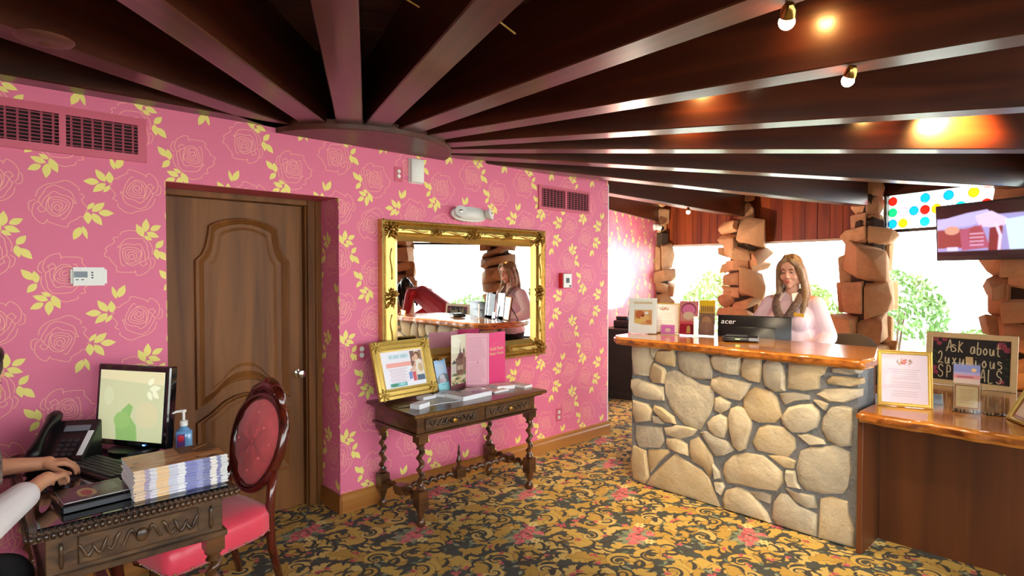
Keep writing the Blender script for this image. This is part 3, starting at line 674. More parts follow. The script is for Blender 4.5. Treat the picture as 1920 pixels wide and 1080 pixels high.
# lower wing of the desk
wg = thing('desk_wing', 'lower wooden desk wing with bark-edged top beside the stone counter', 'desk', (4.0, .3, 0))
ed = [(-.33 + .012 * sin(5 * t + 1) + .008 * sin(19 * t) + .006 * sin(47 * t) - .05 * (1 - ((t + .2) / 1.1) ** 2), t) for t in np.linspace(.77, -1.3, 70)]
g = G(); g.prism(ed + [(1.06, -1.3), (1.06, .75)], .77, .832, side=1); g.build('worktop', ['counter_top_wood', 'live_edge'], wg, bevel=.018, bseg=3, smooth=True)
g = G(); g.b2((0.02, -1.25, 0), (.05, .74, .77)); g.build('front_panel', 'panel_wood', wg)
g = G(); g.b2((-.29, .745, 0), (1.05, .775, .77)); g.build('side_panel', 'panel_wood', wg, bevel=.004)
g = G(); g.b2((-.27, -1.28, 0), (1.05, -1.25, .77)); g.build('side_panel', 'panel_wood', wg)

# ------------------------------------------------------------------ mirror in the carved gilt frame
MX0, MX1, MZ0, MZ1 = 2.105, 3.735, .90, 1.985
mr = thing('wall_mirror', 'large mirror in a carved gilt frame on the pink wall', 'mirror', ((MX0 + MX1) / 2, YW, MZ0))
mw, mh = MX1 - MX0, MZ1 - MZ0; FW = .145
prof = [(0, 0), (0, -.055), (.012, -.066), (.024, -.058), (.034, -.05), (.062, -.064), (.085, -.06), (.098, -.04), (.108, -.046), (.12, -.038), (.138, -.024), (.145, -.016), (.145, 0)]
def frame_ring(w, h, prof, z0=0):
    rings = [[(-w / 2 + d, y, z0 + d), (w / 2 - d, y, z0 + d), (w / 2 - d, y, z0 + h - d), (-w / 2 + d, y, z0 + h - d)] for d, y in prof]
    vs = sum(rings, []); fs = [(i * 4 + k, i * 4 + (k + 1) % 4, (i + 1) * 4 + (k + 1) % 4, (i + 1) * 4 + k) for i in range(len(prof) - 1) for k in range(4)]
    g = G(); g.add(vs, fs); return g
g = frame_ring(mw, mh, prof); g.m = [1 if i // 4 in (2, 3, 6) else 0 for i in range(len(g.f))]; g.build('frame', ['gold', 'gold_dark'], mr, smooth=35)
g = G(); g.b2((-mw / 2 + FW - .01, -.014, FW - .01), (mw / 2 - FW + .01, -.004, mh - FW + .01)); g.build('glass', 'mirror', mr)
g = G(); bd_ = .0055                                      # beaded outer rim
for sx_, n in ((mw, 120), (mh, 80)):
    for k in range(n):
        t = -sx_ / 2 + sx_ * (k + .5) / n
        for s in (0, 1):
            p = (t, -.066, (.012 if s == 0 else mh - .012)) if sx_ == mw else ((-mw / 2 + .012) * (1 if s == 0 else -1), -.066, t + mh / 2)
            g.ell(p, bd_, 5, 4)
o = g.build('beading', 'gold', mr, smooth='all'); o['kind'] = 'stuff'
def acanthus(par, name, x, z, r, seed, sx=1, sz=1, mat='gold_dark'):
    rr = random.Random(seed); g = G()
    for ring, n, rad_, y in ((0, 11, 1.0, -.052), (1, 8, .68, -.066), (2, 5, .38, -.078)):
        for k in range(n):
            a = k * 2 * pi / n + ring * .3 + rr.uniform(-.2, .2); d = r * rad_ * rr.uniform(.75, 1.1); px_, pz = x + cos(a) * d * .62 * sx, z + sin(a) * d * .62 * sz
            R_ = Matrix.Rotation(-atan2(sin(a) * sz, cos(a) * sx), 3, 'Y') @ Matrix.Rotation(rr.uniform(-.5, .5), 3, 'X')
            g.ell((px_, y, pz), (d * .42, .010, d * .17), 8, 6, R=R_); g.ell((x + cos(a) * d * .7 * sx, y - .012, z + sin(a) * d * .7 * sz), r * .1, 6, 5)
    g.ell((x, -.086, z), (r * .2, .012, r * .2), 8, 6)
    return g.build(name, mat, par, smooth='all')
for sxx in (-1, 1):
    for k, z in enumerate((.07, mh - .07)): acanthus(mr, 'corner_ornament', sxx * (mw / 2 - .07), z, .09, 7 + k + sxx, 1, 1)
for x in (0, -.36, .36):
    for z in (.07, mh - .07): acanthus(mr, 'scroll_ornament', x, z, .05 if x else .07, 20, 1.7, .6)
for x in (-mw / 2 + .07, mw / 2 - .07): acanthus(mr, 'side_ornament', x, mh / 2, .085, 23, .6, 1.2)
for x0, x1 in ((-.66, -.44), (-.30, -.1), (.1, .30), (.44, .66)):
    for z in (.07, mh - .07): g = G(); g.tube([(x0 + (x1 - x0) * t, -.066, z + .008 * sin(6.3 * t)) for t in np.linspace(0, 1, 10)], [.004 + .007 * sin(pi * t) for t in np.linspace(0, 1, 10)], 6); g.build('carved_swag', 'gold', mr, smooth='all')
for z0, z1 in ((.2, .42), (mh - .42, mh - .2)):
    for x in (-mw / 2 + .07, mw / 2 - .07): g = G(); g.tube([(x + .008 * sin(6.3 * t), -.066, z0 + (z1 - z0) * t) for t in np.linspace(0, 1, 10)], [.004 + .007 * sin(pi * t) for t in np.linspace(0, 1, 10)], 6); g.build('carved_swag', 'gold', mr, smooth='all')

# ------------------------------------------------------------------ console table with barley-twist legs
tb = thing('console_table', 'carved dark wooden console table with barley-twist legs against the wall', 'table', (2.57, 3.31, 0))
TZ = .735
g = G(); g.b2((-.575, -.305, TZ - .022), (.605, .295, TZ)); g.b2((-.55, -.285, TZ - .036), (.58, .285, TZ - .022)); g.build('tabletop', 'walnut', tb, bevel=.006, bseg=2)
g = G()
for k in range(70): g.box((-.565 + k * .0168, -.305, TZ - .011), (.009, .006, .012))
o = g.build('gadroon_edge', 'gold_dark', tb); o['kind'] = 'stuff'
g = G(); g.b2((-.525, -.255, .60), (.52, .255, .70)); g.b2((-.54, -.268, .585), (.535, .268, .60)); g.b2((-.535, -.262, .69), (.53, .262, .70)); g.build('apron', 'walnut', tb, bevel=.003)
for sx_ in (-1, 1):
    cx = sx_ * .25
    g = G(); g.b2((cx - .215, -.266, .61), (cx + .215, -.25, .69)); dw = g.build('drawer', 'walnut_carved', tb, bevel=.003)
    g = G(); rr = random.Random(5 + sx_)
    for s2 in (-1, 1):
        for k in range(3):
            x0 = cx + s2 * (.035 + k * .05); g.tube([(x0 + s2 * .05 * t, -.27, .65 + .018 * sin(6.28 * t + k)) for t in np.linspace(0, 1, 8)], [.004, .007, .008, .006, .006, .007, .006, .003], 6); g.ell((x0, -.27, .65 + .012 * (-1) ** k), (.009, .006, .009), 6, 5)
    g.ell((cx, -.272, .65), (.02, .012, .022), 8, 6); g.build('carving', 'walnut_carved', dw, smooth='all')
    g = G(); g.lathe([(.001, 0), (.02, 0), (.012, .01), (.016, .022), (.001, .028)], (cx, -.27, .65), 10, R=RX); g.build('knob', 'gold_dark', dw, smooth=True)
LEGS = [(-.485, -.235), (.485, -.235), (-.485, .225), (.485, .225)]
for x, y in LEGS:
    g = G(); g.b2((x - .035, y - .035, .54), (x + .035, y + .035, .585)); g.lathe([(.03, .50), (.022, .515), (.032, .53), (.034, .54)], (x, y, 0), 12)
    g.twist(.26, .505, .019, .011, .075, (x, y)); g.lathe([(.02, .235), (.032, .245), (.022, .262)], (x, y, 0), 12)
    g.b2((x - .034, y - .034, .125), (x + .034, y + .034, .235)); g.lathe([(.018, .0), (.03, .02), (.026, .045), (.014, .06), (.028, .1), (.034, .125)], (x, y, 0), 12)
    g.build('leg', 'walnut', tb, smooth=True, bevel=.0)
for x in (-.485, .485):
    g = G(); g.twist(-.2, .19, .019, .01, .07, (x, .18), axis=1); g.box((x, -.005, .18), (.06, .07, .06))
    g.build('end_stretcher', 'walnut', tb, smooth=True)
g = G(); g.twist(-.46, -.04, .019, .01, .07, (-.005, .18), axis=0); g.twist(.04, .46, .019, .01, .07, (-.005, .18), axis=0); g.box((0, -.005, .18), (.08, .065, .07)); g.build('long_stretcher', 'walnut', tb, smooth=True)
g = G(); g.lathe([(.02, .215), (.026, .225), (.012, .24), (.022, .262), (.014, .29), (.009, .3), (.013, .32), (.006, .345), (.009, .36), (.002, .385)], (0, -.005, 0), 12); g.build('finial', 'walnut', tb, smooth=True)
# ------------------------------------------------------------------ fixtures on the papered wall
def vent(x0, x1, z0, z1, gz0, gz1, gr, label):
    v = thing('air_vent', label, 'vent', ((x0 + x1) / 2, YW, z0)); cx = (x0 + x1) / 2
    g = G(); xs = [x0] + [q for a, b in gr for q in (a, b)] + [x1]
    for i in range(0, len(xs), 2): g.b2((xs[i] - cx, -.014, gz0 - z0), (xs[i + 1] - cx, 0, gz1 - z0))
    g.b2((x0 - cx, -.014, 0), (x1 - cx, 0, gz0 - z0)); g.b2((x0 - cx, -.014, gz1 - z0), (x1 - cx, 0, z1 - z0)); g.build('faceplate', 'pink_paint', v)
    for a, b in gr:
        g = G(); g.b2((a - cx, -.003, gz0 - z0), (b - cx, -.001, gz1 - z0)); g.build('dark_opening', 'void', v)
        g = G(); n = 9
        for k in range(n):
            z = gz0 - z0 + (gz1 - gz0) * (k + .5) / n; g.box(((a + b) / 2 - cx, -.010, z), (b - a, .006, .004))
        for k in range(7): g.box((a - cx + (b - a) * (k + .5) / 7, -.006, (gz0 + gz1) / 2 - z0), (.009, .004, gz1 - gz0))
        o = g.build('grille', 'pink_dark', v); o['kind'] = 'stuff'
vent(-.02, .715, 2.195, 2.425, 2.232, 2.385, ((.035, .345), (.372, .675)), 'wide pink wall vent with two grilles above the thermostat')
vent(3.70, 4.40, 2.18, 2.395, 2.205, 2.37, ((3.735, 4.045), (4.07, 4.376)), 'pink wall vent with two grilles near the wall end')
t = thing('thermostat', 'white wall thermostat with small display left of the door', 'thermostat', (.455, YW, 1.545))
g = G(); g.box((0, -.012, .046), (.15, .024, .092)); g.build('body', 'white_plastic', t, bevel=.010, bseg=2, smooth=True)
g = G(); g.box((-.035, -.0245, .056), (.055, .002, .03)); g.build('display', 'grey_plastic', t)
g = G(); [g.box((.012, -.0245, .066 - k * .013), (.008, .002, .007)) for k in range(3)]; [g.box((-.05 + k * .022, -.0245, .03), (.013, .002, .004)) for k in range(2)]; o = g.build('buttons', 'dark_grey', t); o['kind'] = 'stuff'
t = thing('door_chime', 'blank white box mounted high on the pink wall', 'chime', (2.418, YW, 2.27))
g = G(); g.b2((-.055, -.035, 0), (.055, 0, .172)); g.build('cover', 'white_plastic', t, bevel=.006, smooth=True); g = G(); g.b2((-.06, -.006, -.004), (.06, 0, .176)); g.build('backplate', 'white_plastic', t)
t = thing('wall_socket', 'pink plate with two round jacks beside the white box', 'socket', (2.272, YW, 2.285))
g = G(); g.b2((-.035, -.005, -.02), (.035, 0, .085)); g.build('plate', 'pink_paint', t, bevel=.002)
for z in (.018, .052): g = G(); g.lathe([(.014, 0), (.014, .008), (.009, .01), (.001, .01)], (0, -.004, z), 14, R=RX); g.build('jack', 'white_plastic', t, smooth=True)
t = thing('wall_socket', 'pink plate with two round white jacks left of the gilt poster frame', 'socket', (1.972, YW, 1.02))
g = G(); g.b2((-.035, -.005, -.01), (.035, 0, .105)); g.build('plate', 'pink_paint', t, bevel=.002)
for z in (.03, .072): g = G(); g.lathe([(.017, 0), (.017, .008), (.009, .011), (.001, .011)], (0, -.004, z), 14, R=RX); g.build('jack', 'white_plastic', t, smooth=True)
t = thing('power_outlet', 'pink power outlet low on the wall right of the console', 'outlet', (3.975, YW, .25))
g = G(); g.b2((-.037, -.006, 0), (.037, 0, .12)); g.build('plate', 'pink_paint', t, bevel=.002)
for z in (.036, .084): g = G(); g.b2((-.016, -.009, z - .014), (.016, -.005, z + .014)); o = g.build('receptacle', 'white_plastic', t, bevel=.003); g = G(); g.box((-.006, -.0095, z), (.003, .002, .009)); g.box((.006, -.0095, z), (.003, .002, .009)); g.build('slots', 'outlet_hole', o)
t = thing('emergency_light', 'white emergency light with two lamp heads above the mirror', 'light', (2.895, YW, 2.01))
g = G(); g.prism([(x * .175, .062 + z * .058) for x, z in [(cos(a) * (abs(cos(a)) ** -.3 if abs(cos(a)) > .01 else 1), sin(a)) for a in np.linspace(0, 2 * pi, 29)[:-1]]], -.06, 0, ax=1); g.build('housing', 'white_plastic', t, bevel=.014, bseg=3, smooth='all')
for x, tl in ((-.105, -.5), (.15, .6)):
    R_ = Matrix.Rotation(tl, 3, 'Z') @ Matrix.Rotation(-.25, 3, 'X') @ RX
    g = G(); g.lathe([(.02, 0), (.042, .02), (.048, .05), (.044, .055)], (x, -.05, .062), 16, R=R_); h = g.build('lamp_head', 'white_plastic', t, smooth=True)
    g = G(); g.lathe([(.04, .052), (.03, .046), (.001, .042)], (x, -.05, .062), 16, R=R_); g.lathe([(.001, .046), (.01, .05), (.012, .06), (.001, .066)], (x, -.05, .062), 10, R=R_); g.build('reflector', 'chrome', h, smooth=True)
t = thing('fire_alarm', 'small red and white fire alarm near the wall end', 'alarm', (4.03, YW, 1.475))
g = G(); g.b2((-.06, -.05, 0), (.06, 0, .14)); g.build('red_box', 'red_plastic', t, bevel=.004)
g = G(); g.b2((-.055, -.062, .006), (.055, -.05, .134)); g.build('white_face', 'white_plastic', t, bevel=.003)
g = G(); g.b2((-.025, -.064, .05), (.02, -.061, .095)); g.b2((.02, -.064, .012), (.045, -.061, .03)); g.build('symbol', 'dark_grey', t)
a17 = rad(14.7); RS = 6.55
t = thing('security_camera', 'small white dome camera on the far pink wall', 'camera', (HX + RS * cos(a17) + .06 * sin(a17), HY + RS * sin(a17) - .06 * cos(a17), 2.4), a17)
g = G(); g.lathe([(.06, 0), (.055, .02), (.03, .04)], (0, 0, 0), 16, R=RX); g.tube([(0, -.04, 0), (.05, -.09, -.02)], [.045, .05], 14); g.build('housing', 'white_plastic', t, smooth=True)
g = G(); g.ell((.06, -.105, -.025), .042, 12, 8); g.build('lens', 'black_gloss', t, smooth='all')
# ceiling mounted things
t = thing('ceiling_fixture', 'round wooden cover plate under the beam above the vent', 'fixture', (.235, 2.86, ZB), 0)
g = G(); g.lathe([(.001, -.022), (.05, -.02), (.09, -.008), (.095, 0), (.001, 0)], (0, 0, 0), 24); g.build('plate', 'hub_wood', t, smooth=True)
g = G(); g.lathe([(.001, -.032), (.02, -.03), (.03, -.02), (.001, -.02)], (0, 0, 0), 14); g.build('boss', 'hub_wood', t, smooth=True)
SPOTS = [((2.004, .804, 2.485), 1, 'small bright spotlight on the beam nearest the top edge'), ((2.80, .86, 2.485), 1, 'small bright spotlight on the second lit beam'), ((7.09, 4.12, 2.485), 1, 'tiny lit spotlight on the far beam before the board fascia')]
def lampd(name, energy, loc, to, size=110, blend=.6, col=(1, .78, .52)):
    d = bpy.data.lights.new(name, 'SPOT'); d.energy = energy; d.spot_size = rad(size); d.spot_blend = blend; d.color = col; d.shadow_soft_size = .03
    return d
for (x, y, z), on, lb in SPOTS:
    t = thing('spotlight', lb, 'spotlight', (x, y, z)); tv_ = Vector((3.76, 1.9, .75)) - Vector((x, y, z)) if x < 5 else Vector((0, 0, -1)); q = tv_.normalized().to_track_quat('-Z', 'Y'); R_ = q.to_matrix()
    g = G(); g.lathe([(.014, .045), (.024, .03), (.026, .0), (.022, -.002), (.02, .006), (.008, .03)], (0, 0, -.03), 16, R=R_); g.tube([(0, 0, 0), (0, 0, .03)], .008); g.build('can', 'brass', t, smooth=True)
    g = G(); g.ell(R_ @ Vector((0, 0, -.018)) + Vector((0, 0, -.03)), .026, 12, 8); g.build('bulb', 'bulb', t, smooth='all')
    d = lampd('spot', 30 if x < 5 else 40, None, None, 75 if x < 5 else 120); lo = bpy.data.objects.new('spot_beam', d); COL.objects.link(lo); lo.parent = t; lo.location = R_ @ Vector((0, 0, -.06)) + Vector((0, 0, -.03)); lo.rotation_mode = 'QUATERNION'; lo.rotation_quaternion = q
for k, (r_, a, da, e) in enumerate(((3.05, -76, 5.2, 5), (2.44, -58.3, 5.5, 12), (2.43, -43, 5.5, 10), (3.8, -43, 4.2, 6), (4.36, -43, 4.6, 300), (3.75, 2.6, -4, 10))):
    a2 = a - da; p = pol(r_, a2, 2.80)
    t = thing('spotlight', ('warm accent lamp hidden between beams lighting the %s' % ('beam over the counter front', 'beam beside the smoke-dark gap', 'beam above the counter end', 'beam in front of the stained glass', 'beam with the brightest orange glow', 'beam by the far wall')[k]), 'spotlight', p)
    g = G(); g.lathe([(.03, .07), (.035, .0), (.028, -.02), (.022, .0)], (0, 0, 0), 14); g.build('can', 'black_matte', t, smooth=True)
    g = G(); g.ell((0, 0, -.005), .02, 10, 6); g.build('bulb', 'bulb_dim', t, smooth='all')
    tg = Vector(pol(r_, a, 2.58)) - Vector(p) - Vector((0, 0, -.03)); d = lampd('spot', e, None, None, 110, 1, (1, .5, .14)); lo = bpy.data.objects.new('spot_beam', d); COL.objects.link(lo); lo.parent = t; lo.location = (0, 0, -.03); lo.rotation_mode = 'QUATERNION'; lo.rotation_quaternion = tg.normalized().to_track_quat('-Z', 'Y')
for (x, y), ty, e, lb in (((3.29, 2.42), 2.3, 60, 'hidden downlight over the left half of the fieldstone front'), ((3.25, 1.42), 1.4, 60, 'hidden downlight over the right half of the fieldstone front')):
    t = thing('spotlight', lb, 'spotlight', (x, y, 2.80)); g = G(); g.lathe([(.03, .07), (.035, .0), (.028, -.02), (.022, .0)], (0, 0, 0), 14); g.build('can', 'black_matte', t, smooth=True)
    g = G(); g.ell((0, 0, -.005), .02, 10, 6); g.build('bulb', 'bulb_dim', t, smooth='all')
    tg = Vector((3.74, ty, .35)) - Vector((x, y, 2.77)); d = lampd('spot', e, None, None, 62, .7, (1, .8, .5)); lo = bpy.data.objects.new('spot_beam', d); COL.objects.link(lo); lo.parent = t; lo.location = (0, 0, -.035); lo.rotation_mode = 'QUATERNION'; lo.rotation_quaternion = tg.normalized().to_track_quat('-Z', 'Y')
t = thing('ceiling_hook', 'short brass rod sticking out between the beams at the top edge', 'hook', (1.243, 1.935, 2.66))
g = G(); g.tube([(-0.093, 0.023, .06), (0, 0, 0), (0.062, -0.015, -0.020)], [.004, .004, .005], 6); g.build('rod', 'brass', t, smooth=True)
t = thing('ceiling_hook', 'short brass rod sticking out beside the pale beam', 'hook', (1.602, 1.775, 2.62))
g = G(); g.tube([(-0.118, -0.003, .06), (0, 0, 0), (0.079, 0.002, -0.020)], [.004, .004, .005], 6); g.build('rod', 'brass', t, smooth=True)

# ------------------------------------------------------------------ things on the console table
def poster_family():
    c = Cv(500, 400, (238, 236, 246)); c.rect(90, 40, 330, 88, (208, 226, 236)); 
    for k, (x, w) in enumerate(((100, 40), (150, 70), (235, 80))): c.rect(x, 48, x + w - 12, 80, (176, 206, 220))
    c.rect(50, 130, 350, 178, (240, 168, 158)); 
    for k in range(9): c.rect(70 + (k % 3) * 8, 196 + k * 17, 290 - (k % 2) * 30, 202 + k * 17, (214, 176, 190))
    c.rect(60, 345, 260, 385, (110, 178, 178)); c.ell(110, 365, 40, 18, (60, 140, 110)); c.ell(200, 362, 36, 14, (150, 215, 220))
    c.rect(350, 20, 490, 350, (226, 196, 176)); c.rect(350, 20, 400, 190, (120, 84, 74)); c.rect(455, 20, 490, 130, (150, 112, 82))
    c.ell(430, 75, 34, 42, (120, 78, 50)); c.ell(420, 88, 24, 32, (226, 178, 150)); c.ell(385, 110, 20, 30, (216, 166, 140)); c.poly([(400, 130), (470, 120), (490, 290), (400, 300)], (238, 226, 214)); c.ell(455, 210, 30, 50, (206, 176, 132))
    c.line([(400, 150), (370, 210), (330, 230)], 10, (222, 170, 142)); c.rect(345, 250, 385, 350, (216, 84, 96)); c.rect(395, 290, 490, 350, (74, 96, 120)); c.poly([(300, 250), (345, 240), (340, 320), (300, 330)], (120, 140, 200))
    c.blur(2); return c
def frame_with(name, label, cat, loc, rz, tilt, w, h, fw, fd, cv, mt, cmat='white_card', group=None, ornate=False):
    t = thing(name, label, cat, loc, rot=(rad(-tilt), 0, rad(rz)))
    pf = [(0, 0), (0, -fd), (fw * .25, -fd * 1.25), (fw * .4, -fd * .8), (fw * .7, -fd * .95), (fw * .85, -fd * .4), (fw, -fd * .3), (fw, 0)]
    frame_ring(w, h, pf).build('frame', mt, t, smooth=35)
    pane(t, 'print', w - 2 * fw + .006, h - 2 * fw + .006, .004, img_mat(name + '_print_%d' % len(MATS), cv, .3, coat=.4), loc=(0, -.004, fw - .003))
    g = G(); g.b2((-w / 2 + .004, 0, .004), (w / 2 - .004, .008, h - .004)); g.build('backing_board', 'black_matte', t)
    s, c_ = sin(rad(tilt)), cos(rad(tilt)); zt = h * .7; b = zt * s + .03
    # strut reaching the surface behind: local coords of a world point (0, d, 0)
    d = zt * s + .035
    lp = lambda y, z: (0, y * c_ - z * s, y * s + z * c_)
    g = G(); p0, p1 = Vector(lp(zt * s + .012, zt * c_)), Vector(lp(d + zt * .42, .004))
    g.tube([p0, p1], [(.022, .003)] * 2, 6); g.build('strut', 'black_matte', t)
    if ornate:
        for x in (-w / 2 + fw * .5, w / 2 - fw * .5):
            for z in (fw * .5, h - fw * .5):
                g = G(); rr = random.Random(int(x * 100 + z * 37))
                for k in range(7):
                    a = k * .9; g.tube([(x + cos(a) * r, -fd * 1.1 - .006 * sin(r * 60), z + sin(a) * r) for r in np.linspace(.004, fw * .62, 5)], [.004, .007, .008, .006, .003], 6)
                g.build('corner_ornament', mt, t, smooth='all')
    return t
frame_with('poster_frame', 'gilt framed poster leaning on the console table', 'frame', (2.215, 3.405, TZ + .026), 5, 17, .492, .394, .072, .022, poster_family(), 'gold_paint', ornate=True)
def blue_leaflet():
    c = Cv(160, 340, (176, 208, 238)); c.rect(0, 0, 160, 30, (150, 190, 230)); 
    for k in range(3): c.rect(40, 60 + k * 26, 122, 72 + k * 26, (206, 214, 226))
    c.poly([(0, 200), (50, 160), (110, 150), (160, 170), (160, 250), (0, 250)], (130, 142, 150)); c.ell(80, 190, 36, 30, (196, 196, 206)); c.ell(60, 230, 30, 22, (186, 160, 178)); c.ell(105, 228, 26, 22, (206, 190, 200))
    c.rect(0, 250, 160, 340, (150, 222, 232)); c.rect(50, 268, 110, 278, (120, 190, 210)); c.blur(1); return c
t = thing('leaflet_holder', 'narrow pale blue leaflet standing upright on the console', 'leaflet', (2.585, 3.49, TZ + .004), rot=(rad(-12), rad(-4), rad(4)))
pane(t, 'leaflet', .108, .232, .003, img_mat('leaflet_print', blue_leaflet(), .35)); g = G(); g.b2((-.05, .004, 0), (.05, .05, .003)); g.b2((-.05, .004, 0), (.05, .007, .2)); g.build('clear_stand', 'acrylic', t)
# pink folded menu standing open
def hall_photo():
    c = Cv(200, 440, (214, 206, 176)); c.rect(0, 0, 200, 150, (226, 222, 196)); c.ell(60, 60, 70, 40, (236, 232, 212))
    c.rect(60, 190, 200, 330, (120, 88, 74)); c.poly([(70, 200), (105, 150), (150, 150), (180, 200)], (96, 60, 50)); c.rect(112, 130, 130, 160, (90, 80, 84)); c.poly([(112, 132), (121, 96), (130, 132)], (70, 66, 72)); c.line([(121, 100), (121, 66)], 1.5, (60, 60, 66))
    c.rect(160, 140, 185, 330, (148, 108, 90)); c.poly([(158, 142), (172, 108), (187, 142)], (88, 60, 56)); c.rect(10, 230, 70, 330, (200, 190, 180)); c.poly([(5, 232), (40, 200), (76, 232)], (66, 60, 64))
    for x in (84, 104, 124, 146): c.rect(x, 250, x + 10, 286, (230, 214, 176))
    for k in range(30):
        r = random.Random(k); c.ell(r.uniform(0, 200), r.uniform(310, 400), 16, 10, r.choice([(96, 112, 66), (142, 132, 86), (200, 178, 120), (76, 84, 50)]))
    c.rect(0, 400, 200, 440, (110, 44, 56)); c.blur(1); return c
def menu_text():
    c = Cv(200, 440, (238, 176, 192)); 
    for e in range(2): c.line([(12 + e * 4, 14), (188 - e * 4, 14), (188 - e * 4, 426), (12 + e * 4, 426), (12 + e * 4, 14)], 1, (226, 120, 150))
    for k in range(30):
        if k == 16: continue
        w = 150 - (k * 37 % 40); c.rect(24, 34 + k * 12.6, 24 + w, 37 + k * 12.6, (206, 132, 156))
    c.ell(100, 238, 9, 6, (214, 110, 140)); return c
mn = thing('folded_menu', 'tall pink folded menu standing open on the console', 'menu', (2.62, 3.46, TZ))
MP = [(0, .0), (.175, .045), (.325, -.055), (.525, -.02)]; MH = .412
for k, (a, b) in enumerate(zip(MP, MP[1:])):
    w = hypot(b[0] - a[0], b[1] - a[1]) - .002; ang = atan2(b[1] - a[1], b[0] - a[0]); mid = ((a[0] + b[0]) / 2, (a[1] + b[1]) / 2, .002)
    m = (img_mat('menu_photo', hall_photo(), .35), img_mat('menu_list', menu_text(), .4), 'menu_pink')[k]
    nm = ('photo_panel', 'text_panel', 'cover_panel')[k]
    if k < 2: pane(mn, nm, w, MH, .003, m, side='menu_back', loc=mid, rot=(0, 0, ang))
    else:
        g = G(); g.b2((-w / 2, 0, 0), (w / 2, .003, MH)); o = g.build(nm, 'menu_pink', mn, loc=mid, rot=(0, 0, ang))
        text(o, 'Gold Rush', .040, 'gold_ink', (-.008, -.001, .285)); text(o, 'Steak House', .034, 'gold_ink', (-.008, -.001, .247)); 
        g = G(); g.tube([(-.07 + .012 * k2, -.001, .322 + .004 * sin(k2 * 1.9)) for k2 in range(12)], [(.0012, .0006)] * 12, 4); g.build('flourish', 'gold_ink', o)
def flat(name, label, cat, x, y, z, w, d, h, rz, col, top=None, group=None, pages=False):
    """a flat paper thing: body plus a printed top sheet"""
    t = thing(name, label, cat, (x, y, z), rad(rz), group)
    g = G(); g.b2((-w / 2, -d / 2, 0), (w / 2, d / 2, h)); g.build('pages' if pages else 'body', 'white_card' if pages else col, t)
    if top is not None:
        g = G(); g.quad_uv([(-w / 2 + .001, -d / 2 + .001, h + .0006), (w / 2 - .001, -d / 2 + .001, h + .0006), (w / 2 - .001, d / 2 - .001, h + .0006), (-w / 2 + .001, d / 2 - .001, h + .0006)]); g.build('cover', top, t)
    return t
def cover(seed, base, tints, w=160, h=110, n=9):
    c = Cv(w, h, base); r = random.Random(seed)
    for k in range(n): c.ell(r.uniform(0, w), r.uniform(0, h), r.uniform(10, 40), r.uniform(6, 22), r.choice(tints), .8, r.uniform(0, 3))
    for k in range(3): c.rect(10, h - 14 - k * 10, 10 + r.uniform(30, 70), h - 10 - k * 10, (240, 236, 230), .8)
    c.blur(1); return img_mat('cover_%d' % seed, c, .35, coat=.3)
z = TZ + .0005
flat('flyer', 'dark gold flyer lying flat before the gilt poster frame', 'flyer', 2.135, 3.29, z, .2, .13, .003, -8, 'dark_grey', cover(1, (96, 74, 44), [(150, 120, 60), (60, 44, 34), (186, 158, 96)]))
flat('card_stack', 'block of white cards at the front left table corner', 'cards', 2.150, 3.175, z, .115, .075, .03, 20, 'white_card')
flat('card_stack', 'block of white cards right under the poster frame corner', 'cards', 2.335, 3.37, z, .12, .07, .022, 8, 'white_card')
flat('flyer', 'grey-green flyer lying flat between card blocks and magazine', 'flyer', 2.36, 3.225, z, .24, .13, .003, -6, 'white_card', cover(3, (150, 160, 150), [(180, 188, 176), (120, 128, 116), (206, 196, 180)]))
flat('leaflet_stack', 'small mauve leaflet pile before the blue leaflet', 'leaflets', 2.50, 3.375, z, .15, .09, .022, 24, 'white_card', cover(4, (190, 170, 184), [(150, 120, 140), (214, 200, 206)]), pages=True)
flat('magazine_pile', 'thick pile of glossy mauve magazines mid table', 'magazines', 2.60, 3.225, z, .285, .175, .03, 6, 'white_card', cover(5, (176, 150, 164), [(120, 90, 110), (208, 180, 160), (90, 70, 90), (226, 206, 206)]), pages=True)
flat('card_stack', 'small cream card pile behind the magazines', 'cards', 2.765, 3.365, z, .14, .07, .017, -4, 'white_card', cover(6, (226, 206, 186), [(206, 180, 160)]), pages=True)
flat('leaflet_stack', 'pair of cream leaflets under the menu fold', 'leaflets', 2.86, 3.345, z, .14, .07, .007, 12, 'white_card', cover(7, (232, 206, 186), [(206, 170, 150), (170, 120, 100)]))
flat('leaflet_stack', 'cream leaflets at the front edge before the menu cover', 'leaflets', 2.875, 3.225, z, .14, .085, .012, 2, 'white_card', cover(8, (236, 214, 198), [(216, 186, 170), (190, 150, 130)]), pages=True)
t = flat('booklet_stack', 'curved pile of cream booklets before the pink menu cover', 'booklets', 2.985, 3.30, z, .15, .13, .026, -14, 'white_card', cover(9, (232, 216, 196), [(210, 190, 170)]), pages=True)
flat('booklet_stack', 'flat grey booklet pile at the right table end', 'booklets', 3.13, 3.27, z, .09, .2, .016, 6, 'white_card', cover(10, (196, 186, 188), [(150, 110, 110), (220, 210, 210)]), pages=True)

